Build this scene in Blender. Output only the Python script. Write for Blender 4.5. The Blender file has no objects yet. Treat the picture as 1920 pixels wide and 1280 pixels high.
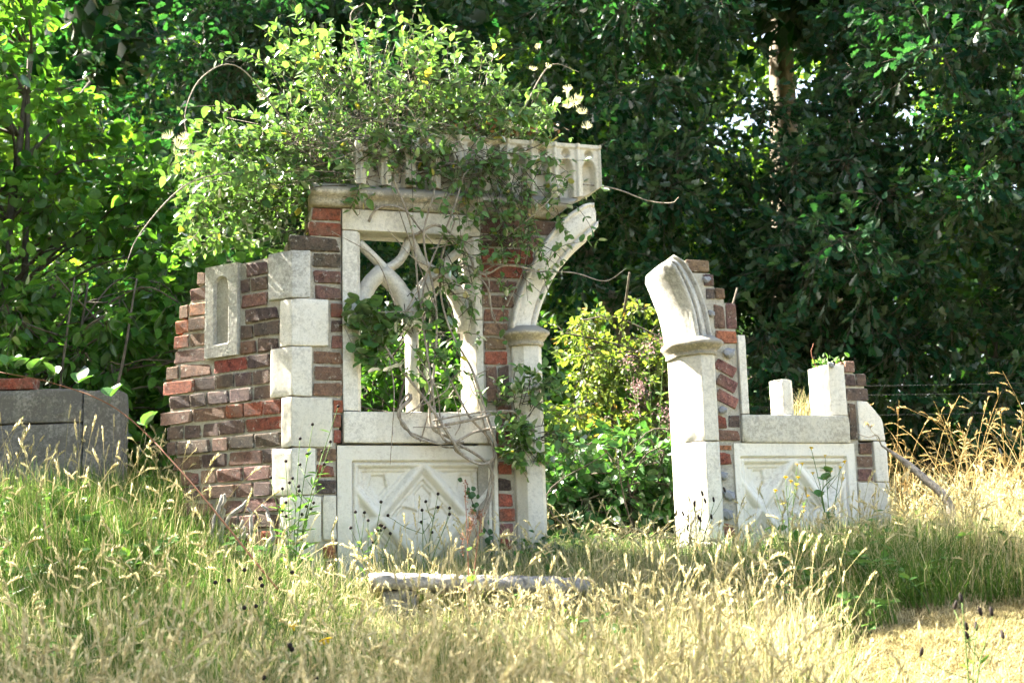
import bpy, bmesh, math, random
import numpy as np
from mathutils import Matrix, Vector, Euler, noise as mnoise

random.seed(7)
RNG = np.random.default_rng(11)
SC = bpy.context.scene
COL = SC.collection
R = math.radians

# ------------------------------------------------------------------ camera
cam_d = bpy.data.cameras.new('camera')
cam = bpy.data.objects.new('camera', cam_d); COL.objects.link(cam)
cam_d.sensor_width = 36.0
cam_d.lens = 36.0 * 2500.0 / 1920.0
cam_d.clip_start = 0.05; cam_d.clip_end = 500.0
cam.matrix_world = Matrix.Translation((0, 0, -0.0778)) @ Matrix.Rotation(R(100.0), 4, 'X') @ Matrix.Rotation(R(-1.6), 4, 'Z')
cam_d.dof.use_dof = True
cam_d.dof.focus_distance = 6.35
cam_d.dof.aperture_fstop = 4.5
SC.camera = cam

# ------------------------------------------------------------------ world, sun, exposure
SUN_AZ, SUN_EL = 64.0, 46.0          # degrees left of the view direction, degrees up
sun_dir = Vector((-math.sin(R(SUN_AZ)) * math.cos(R(SUN_EL)), math.cos(R(SUN_AZ)) * math.cos(R(SUN_EL)), math.sin(R(SUN_EL))))
wd = bpy.data.worlds.new('World'); SC.world = wd; wd.use_nodes = True
wn = wd.node_tree.nodes; wl = wd.node_tree.links; wn.clear()
wo = wn.new('ShaderNodeOutputWorld'); wb = wn.new('ShaderNodeBackground'); sky = wn.new('ShaderNodeTexSky')
sky.sky_type = 'NISHITA'; sky.sun_disc = False
sky.sun_elevation = R(SUN_EL); sky.sun_rotation = R(-SUN_AZ)
sky.dust_density = 2.5; sky.air_density = 1.0; sky.ozone_density = 0.6
wm = wn.new('ShaderNodeMix'); wm.data_type = 'RGBA'; wm.blend_type = 'MULTIPLY'; wm.inputs[0].default_value = 1.0
wm.inputs[7].default_value = (1.13, 1.0, 0.87, 1)     # the camera's white balance for shade
wl.new(sky.outputs[0], wm.inputs[6]); wl.new(wm.outputs[2], wb.inputs[0]); wl.new(wb.outputs[0], wo.inputs[0])
wb.inputs[1].default_value = 0.078
sd = bpy.data.lights.new('sun', 'SUN'); sun = bpy.data.objects.new('sun', sd); COL.objects.link(sun)
sd.energy = 5.0; sd.angle = R(0.53); sd.color = (1.0, 0.93, 0.80)
sun.rotation_euler = sun_dir.to_track_quat('Z', 'Y').to_euler()
vs = SC.view_settings
vs.view_transform = 'Standard'; vs.look = 'None'; vs.gamma = 1.0; vs.exposure = 3.6; vs.use_curve_mapping = False
SC.render.engine = 'CYCLES'
cy = SC.cycles
cy.max_bounces = 4; cy.diffuse_bounces = 3; cy.glossy_bounces = 1; cy.transmission_bounces = 4; cy.transparent_max_bounces = 4
cy.use_denoising = True; cy.use_adaptive_sampling = True; cy.adaptive_threshold = 0.03; cy.sample_clamp_indirect = 8.0
cy.caustics_reflective = False; cy.caustics_refractive = False

# ------------------------------------------------------------------ mesh helpers
class MB:
    """Collects vertices and faces, builds ONE mesh object."""
    def __init__(s): s.v = []; s.f = []; s.n = 0; s.t = []
    def add(s, verts, faces, tint=None):
        verts = np.asarray(verts, dtype=np.float32).reshape(-1, 3)
        for fa in (faces if isinstance(faces, list) else [faces]):
            fa = np.asarray(fa, dtype=np.int32)
            if fa.size: s.f.append(fa + s.n)
        s.v.append(verts); s.n += len(verts)
        s.t.append(np.full(len(verts), 0.5, np.float32) if tint is None else np.broadcast_to(np.asarray(tint, np.float32), (len(verts),)))
    def mesh(s, name, smooth=False, loc=None):
        me = bpy.data.meshes.new(name)
        v = np.concatenate(s.v)
        if loc is not None: v = v - np.asarray(loc, np.float32)
        tot = np.concatenate([np.full(len(f), f.shape[1], np.int32) for f in s.f])
        lv = np.concatenate([f.ravel() for f in s.f])
        me.vertices.add(len(v)); me.vertices.foreach_set('co', v.ravel())
        me.loops.add(len(lv)); me.loops.foreach_set('vertex_index', lv)
        me.polygons.add(len(tot))
        st = np.concatenate([[0], np.cumsum(tot)[:-1]]).astype(np.int32)
        me.polygons.foreach_set('loop_start', st); me.polygons.foreach_set('loop_total', tot)
        a = me.attributes.new('tint', 'FLOAT', 'POINT'); a.data.foreach_set('value', np.concatenate(s.t).astype(np.float32))
        me.update(calc_edges=True); me.validate()
        if smooth: me.polygons.foreach_set('use_smooth', np.ones(len(tot), bool)); me.update()
        return me
    def build(s, name, mat, parent=None, smooth=False, loc=(0, 0, 0)):
        o = bpy.data.objects.new(name, s.mesh(name, smooth, loc)); COL.objects.link(o)
        o.location = loc; o.data.materials.append(mat)
        if parent: o.parent = parent
        return o

def tag(o, label=None, cat=None, group=None, kind=None):
    for k, v in (('label', label), ('category', cat), ('group', group), ('kind', kind)):
        if v: o[k] = v
    return o
def empty(name, loc=(0, 0, 0), rz=0.0):
    o = bpy.data.objects.new(name, None); COL.objects.link(o); o.location = loc; o.rotation_euler = (0, 0, rz)
    o.empty_display_size = 0.1
    return o

def box(mb, x0, x1, y0, y1, z0, z1):
    v = [(x, y, z) for z in (z0, z1) for y in (y0, y1) for x in (x0, x1)]
    mb.add(v, [[(0, 2, 3, 1), (4, 5, 7, 6), (0, 1, 5, 4), (2, 6, 7, 3), (0, 4, 6, 2), (1, 3, 7, 5)]])

def tube(mb, pts, rad, k=5, cap=True, tint=0.5):
    p = np.asarray(pts, float); m = len(p); rad = np.broadcast_to(np.asarray(rad, float), (m,))
    t = np.gradient(p, axis=0); t /= np.linalg.norm(t, axis=1)[:, None] + 1e-9
    u = np.cross(t[0], (0.31, 0.17, 0.93)); u /= np.linalg.norm(u) + 1e-9
    V = []
    an = np.arange(k) * 2 * math.pi / k
    for i in range(m):
        u = u - t[i] * u.dot(t[i]); u /= np.linalg.norm(u) + 1e-9
        w = np.cross(t[i], u)
        V.append(p[i] + rad[i] * (np.cos(an)[:, None] * u + np.sin(an)[:, None] * w))
    V = np.concatenate(V)
    i = np.arange(m - 1)[:, None] * k; j = np.arange(k)[None]; j2 = (j + 1) % k
    q = np.stack([i + j, i + j2, i + k + j2, i + k + j], -1).reshape(-1, 4)
    F = [q]
    if cap: F += [np.arange(k)[None, ::-1], (np.arange(k) + (m - 1) * k)[None]]
    mb.add(V, F, tint)

def curve_pts(ctrl, n=8, jit=0.0, rng=RNG):
    """Catmull-Rom through the control points."""
    c = np.asarray(ctrl, float); c = np.vstack([2 * c[0] - c[1], c, 2 * c[-1] - c[-2]])
    out = []
    for i in range(1, len(c) - 2):
        for t in np.linspace(0, 1, n, endpoint=False):
            a, b, d, e = c[i - 1], c[i], c[i + 1], c[i + 2]
            out.append(0.5 * ((2 * b) + (d - a) * t + (2 * a - 5 * b + 4 * d - e) * t * t + (-a + 3 * b - 3 * d + e) * t ** 3))
    out.append(c[-2]); out = np.array(out)
    if jit: out[1:-1] += rng.normal(0, jit, out[1:-1].shape)
    return out

# leaf outlines (x across, y along, z up), unit length
def fan(outline, fold=0.12, droop=0.1):
    o = np.array(outline, float)
    pts = []
    for x, y in o: pts.append((x, y, abs(x) * fold * 2 - droop * y * y))
    mid = [(0, y, -droop * y * y - 0.02) for y in (0.35, 0.7)]
    v = np.array(pts + mid); n = len(pts); f = []
    for i in range(n):
        j = (i + 1) % n
        ym = (v[i, 1] + v[j, 1]) / 2
        f.append((i, j, n if ym < 0.52 else n + 1))
    # close the gap between the two midrib points
    r = [i for i in range(n) if v[i, 0] > 0]; l = [i for i in range(n) if v[i, 0] < 0]
    pr = min(r, key=lambda i: abs(v[i, 1] - 0.52)); pl = min(l, key=lambda i: abs(v[i, 1] - 0.52))
    f += [(pr, n + 1, n), (n, n + 1, pl)]
    return v, np.array(f)
LEAF_OVATE = fan([(0, 0), (.2, .15), (.3, .38), (.25, .65), (.1, .88), (0, 1), (-.1, .88), (-.25, .65), (-.3, .38), (-.2, .15)])
LEAF_ROUND = fan([(0, 0), (.26, .08), (.42, .35), (.4, .62), (.2, .86), (0, 1), (-.2, .86), (-.4, .62), (-.42, .35), (-.26, .08)])
LEAF_OAK = fan([(0, 0), (.19, .28), (.10, .38), (.30, .55), (.17, .66), (.28, .84), (0, 1),
                (-.28, .84), (-.17, .66), (-.30, .55), (-.10, .38), (-.19, .28)], fold=.1)
_v = np.array([(0, 0, 0), (.3, .45, .06), (0, 1, -.1), (-.3, .45, .06), (0, .5, -.03)])
LEAF_SIMPLE = (_v, np.array([(0, 1, 4), (1, 2, 4), (2, 3, 4), (3, 0, 4)]))
_v2 = np.array([(0, 0, 0), (.36, .5, .07), (0, 1, -.08), (-.36, .5, .07)])
LEAF_FAR = (_v2, np.array([(0, 1, 2), (0, 2, 3)]))

def norm(a): return a / (np.linalg.norm(a, axis=-1, keepdims=True) + 1e-9)
def leaves(mb, pos, d, nrm, size, tmpl, tint):
    T, F = tmpl; N = len(pos)
    d = norm(d); side = norm(np.cross(d, nrm)); n2 = np.cross(side, d)
    s = np.asarray(size)[:, None, None]
    V = pos[:, None, :] + s * (T[None, :, 0:1] * side[:, None] + T[None, :, 1:2] * d[:, None] + T[None, :, 2:3] * n2[:, None])
    k = len(T)
    Fa = (F[None] + (np.arange(N) * k)[:, None, None]).reshape(-1, 3)
    mb.add(V.reshape(-1, 3), Fa, np.repeat(np.asarray(tint, np.float32), k))

# ------------------------------------------------------------------ materials
MATS = {}
def new_mat(name):
    m = bpy.data.materials.new(name); m.use_nodes = True
    nt = m.node_tree; nt.nodes.clear()
    out = nt.nodes.new('ShaderNodeOutputMaterial')
    MATS[name] = m
    return m, nt, nt.nodes, nt.links, out
def ramp(nd, stops, interp='LINEAR'):
    r = nd.new('ShaderNodeValToRGB'); r.color_ramp.interpolation = interp
    e = r.color_ramp.elements
    while len(e) < len(stops): e.new(0.5)
    for i, (p, c) in enumerate(stops):
        e[i].position = p; e[i].color = tuple(c) + (1,) if len(c) == 3 else c
    return r
def noise(nd, lk, vec, scale, detail=4, rough=0.55, dist=0.0):
    n = nd.new('ShaderNodeTexNoise'); n.inputs['Scale'].default_value = scale; n.inputs['Detail'].default_value = detail
    n.inputs['Roughness'].default_value = rough; n.inputs['Distortion'].default_value = dist
    lk.new(vec, n.inputs['Vector']); return n
def mix(nd, lk, fac, a, b, mode='MIX'):
    m = nd.new('ShaderNodeMix'); m.data_type = 'RGBA'; m.blend_type = mode
    for i, x in ((0, fac), (6, a), (7, b)):
        if isinstance(x, (int, float)): m.inputs[i].default_value = x
        elif isinstance(x, tuple): m.inputs[i].default_value = x if len(x) == 4 else x + (1,)
        else: lk.new(x, m.inputs[i])
    return m.outputs[2]

def stone_mat(name, base, dark, dark_amt, yellow=0.25, rough=0.9, bump=0.25, speck=0.5, toplichen=0.5):
    m, nt, nd, lk, out = new_mat(name)
    tc = nd.new('ShaderNodeTexCoord'); geo = nd.new('ShaderNodeNewGeometry')
    P = geo.outputs['Position']
    big = noise(nd, lk, P, 6.0, 6, 0.65); mid = noise(nd, lk, P, 55.0, 8, 0.8); fine = noise(nd, lk, P, 170.0, 4, 0.7)
    c = mix(nd, lk, big.outputs[0], tuple(x * 0.90 for x in base), tuple(min(1, x * 1.06) for x in base))
    oi = nd.new('ShaderNodeObjectInfo'); ro = ramp(nd, [(0, (.86, .85, .82)), (.5, (1, .99, .97)), (1, (1.05, 1.05, 1.06))]); lk.new(oi.outputs['Random'], ro.inputs[0])
    c = mix(nd, lk, 1.0, c, ro.outputs[0], 'MULTIPLY')
    sz = nd.new('ShaderNodeSeparateXYZ'); lk.new(P, sz.inputs[0]); dm = nd.new('ShaderNodeMath'); dm.operation = 'MULTIPLY_ADD'; dm.inputs[1].default_value = .55; lk.new(big.outputs[0], dm.inputs[0]); lk.new(sz.outputs[2], dm.inputs[2])
    rdm = ramp(nd, [(.28, (.75, .75, .75)), (.50, (0, 0, 0))]); lk.new(dm.outputs[0], rdm.inputs[0])
    c = mix(nd, lk, rdm.outputs[0], c, (.30, .31, .21))                            # green damp creeping up from the turf
    # warm algae tint
    ry = ramp(nd, [(0.48, (0, 0, 0)), (0.75, (1, 1, 1))]); by = noise(nd, lk, P, 9.0, 4, 0.6, 0.4); lk.new(by.outputs[0], ry.inputs[0])
    mu = nd.new('ShaderNodeMath'); mu.operation = 'MULTIPLY'; mu.inputs[1].default_value = yellow; lk.new(ry.outputs[0], mu.inputs[0])
    c = mix(nd, lk, mu.outputs[0], c, (0.40, 0.33, 0.14))
    # grey black lichen, more on upward faces
    sx = nd.new('ShaderNodeSeparateXYZ'); lk.new(geo.outputs['Normal'], sx.inputs[0])
    up = nd.new('ShaderNodeMath'); up.operation = 'MULTIPLY'; up.use_clamp = True; up.inputs[1].default_value = toplichen * 0.30; lk.new(sx.outputs[2], up.inputs[0])
    upc = nd.new('ShaderNodeMath'); upc.operation = 'MAXIMUM'; upc.inputs[1].default_value = 0.0; lk.new(up.outputs[0], upc.inputs[0])
    ad = nd.new('ShaderNodeMath'); ad.operation = 'ADD'; lk.new(mid.outputs[0], ad.inputs[0]); lk.new(upc.outputs[0], ad.inputs[1])
    ad2 = nd.new('ShaderNodeMath'); ad2.operation = 'MULTIPLY_ADD'; ad2.inputs[1].default_value = 0.55; lk.new(big.outputs[0], ad2.inputs[0]); lk.new(ad.outputs[0], ad2.inputs[2])
    lo = 1.02 - dark_amt * 0.42
    rd = ramp(nd, [(max(0, lo - 0.12), (0, 0, 0)), (min(1, lo + 0.06), (1, 1, 1))]); lk.new(ad2.outputs[0], rd.inputs[0])
    md = nd.new('ShaderNodeMath'); md.operation = 'MULTIPLY'; md.inputs[1].default_value = 0.75; lk.new(rd.outputs[0], md.inputs[0])
    c = mix(nd, lk, md.outputs[0], c, dark)
    mp = nd.new('ShaderNodeMapping'); mp.inputs['Scale'].default_value = (1, 1, .12); lk.new(P, mp.inputs[0])
    st = noise(nd, lk, mp.outputs[0], 22.0, 5, 0.65); rst = ramp(nd, [(0.52, (0, 0, 0)), (0.72, (1, 1, 1))]); lk.new(st.outputs[0], rst.inputs[0])
    mst = nd.new('ShaderNodeMath'); mst.operation = 'MULTIPLY'; mst.inputs[1].default_value = 0.42; lk.new(rst.outputs[0], mst.inputs[0])
    c = mix(nd, lk, mst.outputs[0], c, tuple(x * f for x, f in zip(base, (.62, .61, .57))))   # rain streaks
    # specks
    rs = ramp(nd, [(0.34, (1, 1, 1)), (0.46, (0, 0, 0))]); lk.new(fine.outputs[0], rs.inputs[0])
    ms = nd.new('ShaderNodeMath'); ms.operation = 'MULTIPLY'; ms.inputs[1].default_value = speck; lk.new(rs.outputs[0], ms.inputs[0])
    c = mix(nd, lk, ms.outputs[0], c, tuple(x * 0.45 for x in base))
    bs = nd.new('ShaderNodeBsdfPrincipled'); bs.inputs['Roughness'].default_value = rough; bs.inputs['Specular IOR Level'].default_value = 0.15
    lk.new(c, bs.inputs['Base Color'])
    bm1 = nd.new('ShaderNodeBump'); bm1.inputs['Strength'].default_value = bump; bm1.inputs['Distance'].default_value = 0.004
    hm = nd.new('ShaderNodeMath'); hm.operation = 'MULTIPLY_ADD'; hm.inputs[1].default_value = 0.6; lk.new(fine.outputs[0], hm.inputs[0]); lk.new(mid.outputs[0], hm.inputs[2])
    lk.new(hm.outputs[0], bm1.inputs['Height']); lk.new(bm1.outputs[0], bs.inputs['Normal'])
    lk.new(bs.outputs[0], out.inputs[0]); return m

def brick_mat():
    m, nt, nd, lk, out = new_mat('brick')
    geo = nd.new('ShaderNodeNewGeometry'); oi = nd.new('ShaderNodeObjectInfo'); tc = nd.new('ShaderNodeTexCoord'); P = geo.outputs['Position']
    a = noise(nd, lk, P, 34, 7, 0.8); b = noise(nd, lk, P, 120, 5, 0.8); c3 = noise(nd, lk, P, 38, 6, 0.75); d = noise(nd, lk, P, 9, 4, 0.6)
    ra = ramp(nd, [(0.34, (0.22, 0.22, 0.25)), (0.48, (0.85, 0.85, 0.85)), (0.66, (1.5, 1.4, 1.25))]); lk.new(a.outputs[0], ra.inputs[0])
    c = mix(nd, lk, 1.0, oi.outputs['Color'], ra.outputs[0], 'MULTIPLY')
    rd = ramp(nd, [(0.45, (0, 0, 0)), (0.65, (.7, .7, .7))]); lk.new(d.outputs[0], rd.inputs[0])
    c = mix(nd, lk, rd.outputs[0], c, (0.17, 0.115, 0.085))                       # sooty brown weathering
    rb = ramp(nd, [(0.3, (0.45, 0.45, 0.45)), (0.62, (1.2, 1.2, 1.2))]); lk.new(b.outputs[0], rb.inputs[0])
    c = mix(nd, lk, 0.85, c, rb.outputs[0], 'MULTIPLY')
    # mortar smeared over the arrises, lichen flecks
    sp = nd.new('ShaderNodeSeparateXYZ'); lk.new(tc.outputs['Object'], sp.inputs[0])
    def edge(o):
        ab = nd.new('ShaderNodeMath'); ab.operation = 'ABSOLUTE'; lk.new(o, ab.inputs[0]); return ab.outputs[0]
    mx = nd.new('ShaderNodeMath'); mx.operation = 'MAXIMUM'; lk.new(edge(sp.outputs[0]), mx.inputs[0]); lk.new(edge(sp.outputs[2]), mx.inputs[1])
    ad = nd.new('ShaderNodeMath'); ad.operation = 'MULTIPLY_ADD'; ad.inputs[1].default_value = 0.55; lk.new(c3.outputs[0], ad.inputs[0]); lk.new(mx.outputs[0], ad.inputs[2])
    rl = ramp(nd, [(0.76, (0, 0, 0)), (0.84, (.85, .85, .85))]); lk.new(ad.outputs[0], rl.inputs[0])
    c = mix(nd, lk, rl.outputs[0], c, (0.42, 0.385, 0.32))
    rf = ramp(nd, [(0.60, (0, 0, 0)), (0.66, (.8, .8, .8))]); lk.new(c3.outputs[0], rf.inputs[0])
    c = mix(nd, lk, rf.outputs[0], c, (0.50, 0.48, 0.43))
    bs = nd.new('ShaderNodeBsdfPrincipled'); bs.inputs['Roughness'].default_value = 0.9; bs.inputs['Specular IOR Level'].default_value = 0.15
    lk.new(c, bs.inputs['Base Color'])
    bp = nd.new('ShaderNodeBump'); bp.inputs['Strength'].default_value = 0.8; bp.inputs['Distance'].default_value = 0.010
    a2 = nd.new('ShaderNodeMath'); a2.operation = 'ADD'; lk.new(a.outputs[0], a2.inputs[0]); lk.new(b.outputs[0], a2.inputs[1])
    lk.new(a2.outputs[0], bp.inputs['Height']); lk.new(bp.outputs[0], bs.inputs['Normal']); lk.new(bs.outputs[0], out.inputs[0]); return m

def leaf_mat(name, c0, c1, trans, tw=0.42, gloss=0.12, rough=0.42, odd=None):
    """c0..c1 by the leaf's own tint; trans tints the light that comes through."""
    m, nt, nd, lk, out = new_mat(name)
    at = nd.new('ShaderNodeAttribute'); at.attribute_name = 'tint'
    st = [(0.0, c0), (0.9, c1)]
    if odd: st = [(0.0, c0), (0.86, c1), (0.93, odd), (1.0, odd)]
    rp = ramp(nd, st); lk.new(at.outputs['Fac'], rp.inputs[0])
    geo = nd.new('ShaderNodeNewGeometry')
    ns = noise(nd, lk, geo.outputs['Position'], 60, 3)
    rr = ramp(nd, [(0.3, (0.75, 0.75, 0.75)), (0.7, (1.2, 1.2, 1.2))]); lk.new(ns.outputs[0], rr.inputs[0])
    c = mix(nd, lk, 1.0, rp.outputs[0], rr.outputs[0], 'MULTIPLY')
    back = mix(nd, lk, geo.outputs['Backfacing'], c, mix(nd, lk, 0.35, c, (0.16, 0.20, 0.13)))
    df = nd.new('ShaderNodeBsdfDiffuse'); lk.new(back, df.inputs[0])
    tr = nd.new('ShaderNodeBsdfTranslucent')
    tcol = mix(nd, lk, 1.0, c, trans, 'MULTIPLY'); lk.new(tcol, tr.inputs[0])
    m1 = nd.new('ShaderNodeMixShader'); m1.inputs[0].default_value = tw; lk.new(df.outputs[0], m1.inputs[1]); lk.new(tr.outputs[0], m1.inputs[2])
    gl = nd.new('ShaderNodeBsdfGlossy'); gl.inputs['Roughness'].default_value = rough; gl.inputs[0].default_value = (1, 1, 1, 1)
    fr = nd.new('ShaderNodeLayerWeight'); fr.inputs[0].default_value = 0.35
    mg = nd.new('ShaderNodeMath'); mg.operation = 'MULTIPLY'; mg.inputs[1].default_value = gloss; lk.new(fr.outputs['Fresnel'], mg.inputs[0])
    m2 = nd.new('ShaderNodeMixShader'); lk.new(mg.outputs[0], m2.inputs[0]); lk.new(m1.outputs[0], m2.inputs[1]); lk.new(gl.outputs[0], m2.inputs[2])
    lk.new(m2.outputs[0], out.inputs[0]); return m

def grass_mat(name, stops, tw=0.35, by_tint=False):
    m, nt, nd, lk, out = new_mat(name)
    oi = nd.new('ShaderNodeObjectInfo'); at = nd.new('ShaderNodeAttribute'); at.attribute_name = 'tint'
    f = nd.new('ShaderNodeMath'); f.operation = 'MULTIPLY_ADD'; f.inputs[1].default_value = 0.5
    h = nd.new('ShaderNodeMath'); h.operation = 'MULTIPLY'; h.inputs[1].default_value = 0.5
    lk.new(at.outputs['Fac'], h.inputs[0]); lk.new(oi.outputs['Random'], f.inputs[0]); lk.new(h.outputs[0], f.inputs[2])
    rp = ramp(nd, stops); lk.new(at.outputs['Fac'] if by_tint else f.outputs[0], rp.inputs[0])
    df = nd.new('ShaderNodeBsdfDiffuse'); lk.new(rp.outputs[0], df.inputs[0])
    tr = nd.new('ShaderNodeBsdfTranslucent'); lk.new(rp.outputs[0], tr.inputs[0])
    m1 = nd.new('ShaderNodeMixShader'); m1.inputs[0].default_value = tw; lk.new(df.outputs[0], m1.inputs[1]); lk.new(tr.outputs[0], m1.inputs[2])
    lk.new(m1.outputs[0], out.inputs[0]); return m

def bark_mat(name, c0, c1, scale=18.0, bump=0.7, stretch=0.25):
    m, nt, nd, lk, out = new_mat(name)
    geo = nd.new('ShaderNodeNewGeometry'); mp = nd.new('ShaderNodeMapping'); mp.inputs['Scale'].default_value = (1, 1, stretch)
    lk.new(geo.outputs['Position'], mp.inputs[0])
    a = noise(nd, lk, mp.outputs[0], scale, 6, 0.7, 0.3); b = noise(nd, lk, geo.outputs['Position'], scale * 0.4, 4, 0.6)
    rp = ramp(nd, [(0.3, c0), (0.7, c1)]); lk.new(a.outputs[0], rp.inputs[0])
    rb = ramp(nd, [(0.35, (0.7, 0.7, 0.7)), (0.65, (1.2, 1.2, 1.15))]); lk.new(b.outputs[0], rb.inputs[0])
    c = mix(nd, lk, 1.0, rp.outputs[0], rb.outputs[0], 'MULTIPLY')
    bs = nd.new('ShaderNodeBsdfPrincipled'); bs.inputs['Roughness'].default_value = 0.9; bs.inputs['Specular IOR Level'].default_value = 0.15; lk.new(c, bs.inputs['Base Color'])
    bp = nd.new('ShaderNodeBump'); bp.inputs['Strength'].default_value = bump; bp.inputs['Distance'].default_value = 0.02
    lk.new(a.outputs[0], bp.inputs['Height']); lk.new(bp.outputs[0], bs.inputs['Normal']); lk.new(bs.outputs[0], out.inputs[0]); return m

def plain_mat(name, c, rough=0.8, tw=0.0):
    m, nt, nd, lk, out = new_mat(name)
    geo = nd.new('ShaderNodeNewGeometry'); ns = noise(nd, lk, geo.outputs['Position'], 90, 3)
    col = mix(nd, lk, ns.outputs[0], tuple(x * 0.75 for x in c), tuple(min(1, x * 1.2) for x in c))
    df = nd.new('ShaderNodeBsdfPrincipled'); df.inputs['Roughness'].default_value = rough; df.inputs['Specular IOR Level'].default_value = 0.2
    lk.new(col, df.inputs['Base Color'])
    if tw:
        tr = nd.new('ShaderNodeBsdfTranslucent'); lk.new(col, tr.inputs[0])
        m1 = nd.new('ShaderNodeMixShader'); m1.inputs[0].default_value = tw; lk.new(df.outputs[0], m1.inputs[1]); lk.new(tr.outputs[0], m1.inputs[2]); lk.new(m1.outputs[0], out.inputs[0])
    else: lk.new(df.outputs[0], out.inputs[0])
    return m

M_STONE = stone_mat('limestone', (0.66, 0.635, 0.57), (0.36, 0.34, 0.30), 0.37, yellow=0.12, speck=0.5)
M_PANEL = stone_mat('limestone_panel', (0.70, 0.68, 0.62), (0.40, 0.36, 0.30), 0.24, yellow=0.05, speck=0.25, bump=0.15, toplichen=0.2)
M_ARCH = stone_mat('limestone_arch', (0.64, 0.61, 0.54), (0.32, 0.30, 0.25), 0.30, yellow=0.18)
M_LICHEN = stone_mat('limestone_lichened', (0.54, 0.50, 0.41), (0.15, 0.14, 0.125), 0.62, yellow=0.40, bump=0.5, toplichen=1.3)
M_GREY = stone_mat('stone_grey_weathered', (0.54, 0.53, 0.49), (0.20, 0.195, 0.18), 0.50, yellow=0.15, bump=0.5, toplichen=0.8)
M_SILL = stone_mat('limestone_sill', (0.62, 0.60, 0.53), (0.24, 0.23, 0.20), 0.45, yellow=0.2, bump=0.5, toplichen=0.3)
M_SLAB = stone_mat('concrete_dark', (0.30, 0.29, 0.275), (0.06, 0.058, 0.056), 0.66, yellow=0.05, bump=0.5, toplichen=0.4)
M_MORTAR = stone_mat('mortar', (0.43, 0.41, 0.35), (0.20, 0.185, 0.16), 0.50, yellow=0.1, bump=0.7)
M_FLINT = stone_mat('flint', (0.55, 0.55, 0.56), (0.09, 0.10, 0.12), 0.85, yellow=0.0, rough=0.4, bump=0.3)
M_BRICK = brick_mat()
M_BARK = bark_mat('bark_oak', (0.045, 0.035, 0.026), (0.17, 0.145, 0.11))
M_BARK_PALE = bark_mat('bark_pale', (0.13, 0.105, 0.08), (0.36, 0.31, 0.24))
M_TWIG = bark_mat('twig', (0.05, 0.042, 0.032), (0.14, 0.12, 0.095), 60, 0.3)
M_VINE = bark_mat('vine_wood', (0.16, 0.13, 0.10), (0.46, 0.41, 0.35), 70, 0.6, 0.5)
M_LOG = bark_mat('weathered_timber', (0.13, 0.12, 0.11), (0.46, 0.43, 0.40), 30, 0.8, 1.0)
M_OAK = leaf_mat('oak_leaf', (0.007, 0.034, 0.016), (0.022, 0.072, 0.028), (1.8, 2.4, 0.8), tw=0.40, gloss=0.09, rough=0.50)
M_HAZEL = leaf_mat('hazel_leaf', (0.030, 0.100, 0.016), (0.080, 0.185, 0.032), (2.1, 2.1, 0.7), tw=0.44, gloss=0.08)
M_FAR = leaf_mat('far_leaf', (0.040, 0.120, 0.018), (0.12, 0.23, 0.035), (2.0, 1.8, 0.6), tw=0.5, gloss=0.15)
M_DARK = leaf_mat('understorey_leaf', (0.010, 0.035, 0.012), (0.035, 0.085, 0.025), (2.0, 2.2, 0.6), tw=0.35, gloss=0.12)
M_YELL = leaf_mat('hawthorn_leaf', (0.075, 0.14, 0.025), (0.20, 0.25, 0.06), (1.5, 1.5, 0.6), tw=0.5, gloss=0.15, odd=(0.38, 0.24, 0.06))
M_HONEY = leaf_mat('honeysuckle_leaf', (0.050, 0.130, 0.032), (0.130, 0.235, 0.062), (1.45, 1.45, 0.75), tw=0.42, gloss=0.3, odd=(0.42, 0.36, 0.05))
M_BRAMBLE = leaf_mat('bramble_leaf', (0.022, 0.080, 0.020), (0.065, 0.165, 0.04), (1.7, 1.7, 0.7), tw=0.36, gloss=0.25)
M_WEED = leaf_mat('weed_leaf', (0.035, 0.11, 0.02), (0.11, 0.22, 0.045), (1.7, 1.7, 0.7), tw=0.42, gloss=0.2)
M_IVY = leaf_mat('ivy_leaf', (0.018, 0.055, 0.020), (0.05, 0.12, 0.035), (1.6, 1.8, 0.7), tw=0.3, gloss=0.4)
M_DEADLEAF = leaf_mat('dead_leaf', (0.16, 0.085, 0.04), (0.30, 0.18, 0.09), (1.2, 1.0, 0.7), tw=0.2, gloss=0.1)
M_TALL = grass_mat('grass_tall_dry', [(0.0, (0.26, 0.17, 0.07)), (0.5, (0.46, 0.35, 0.15)), (1.0, (0.64, 0.54, 0.30))], tw=0.4)
M_MEADOW = grass_mat('grass_meadow', [(0.0, (0.040, 0.105, 0.018)), (0.35, (0.095, 0.175, 0.032)), (0.58, (0.22, 0.25, 0.07)), (0.74, (0.41, 0.36, 0.19)), (0.88, (0.56, 0.49, 0.29)), (1.0, (0.74, 0.67, 0.42))], tw=0.38, by_tint=True)
M_MOWN = grass_mat('grass_mown', [(0.0, (0.17, 0.16, 0.06)), (0.5, (0.31, 0.26, 0.13)), (1.0, (0.45, 0.385, 0.23))], tw=0.25)
M_STEMG = plain_mat('stem_green', (0.09, 0.15, 0.04))
M_STEMR = plain_mat('stem_red', (0.22, 0.10, 0.06))
M_BLACK = plain_mat('seedhead_black', (0.020, 0.014, 0.012))
M_PURPLE = plain_mat('flower_purple', (0.40, 0.18, 0.38), tw=0.3)
M_YELLOW = plain_mat('flower_yellow', (0.80, 0.58, 0.02), tw=0.3)
M_CREAM = plain_mat('flower_cream', (0.88, 0.84, 0.62), tw=0.5)
M_MAUVE = plain_mat('flower_mauve', (0.24, 0.15, 0.15), tw=0.3)
M_WIRE = plain_mat('wire', (0.12, 0.12, 0.12), rough=0.4)

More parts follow.
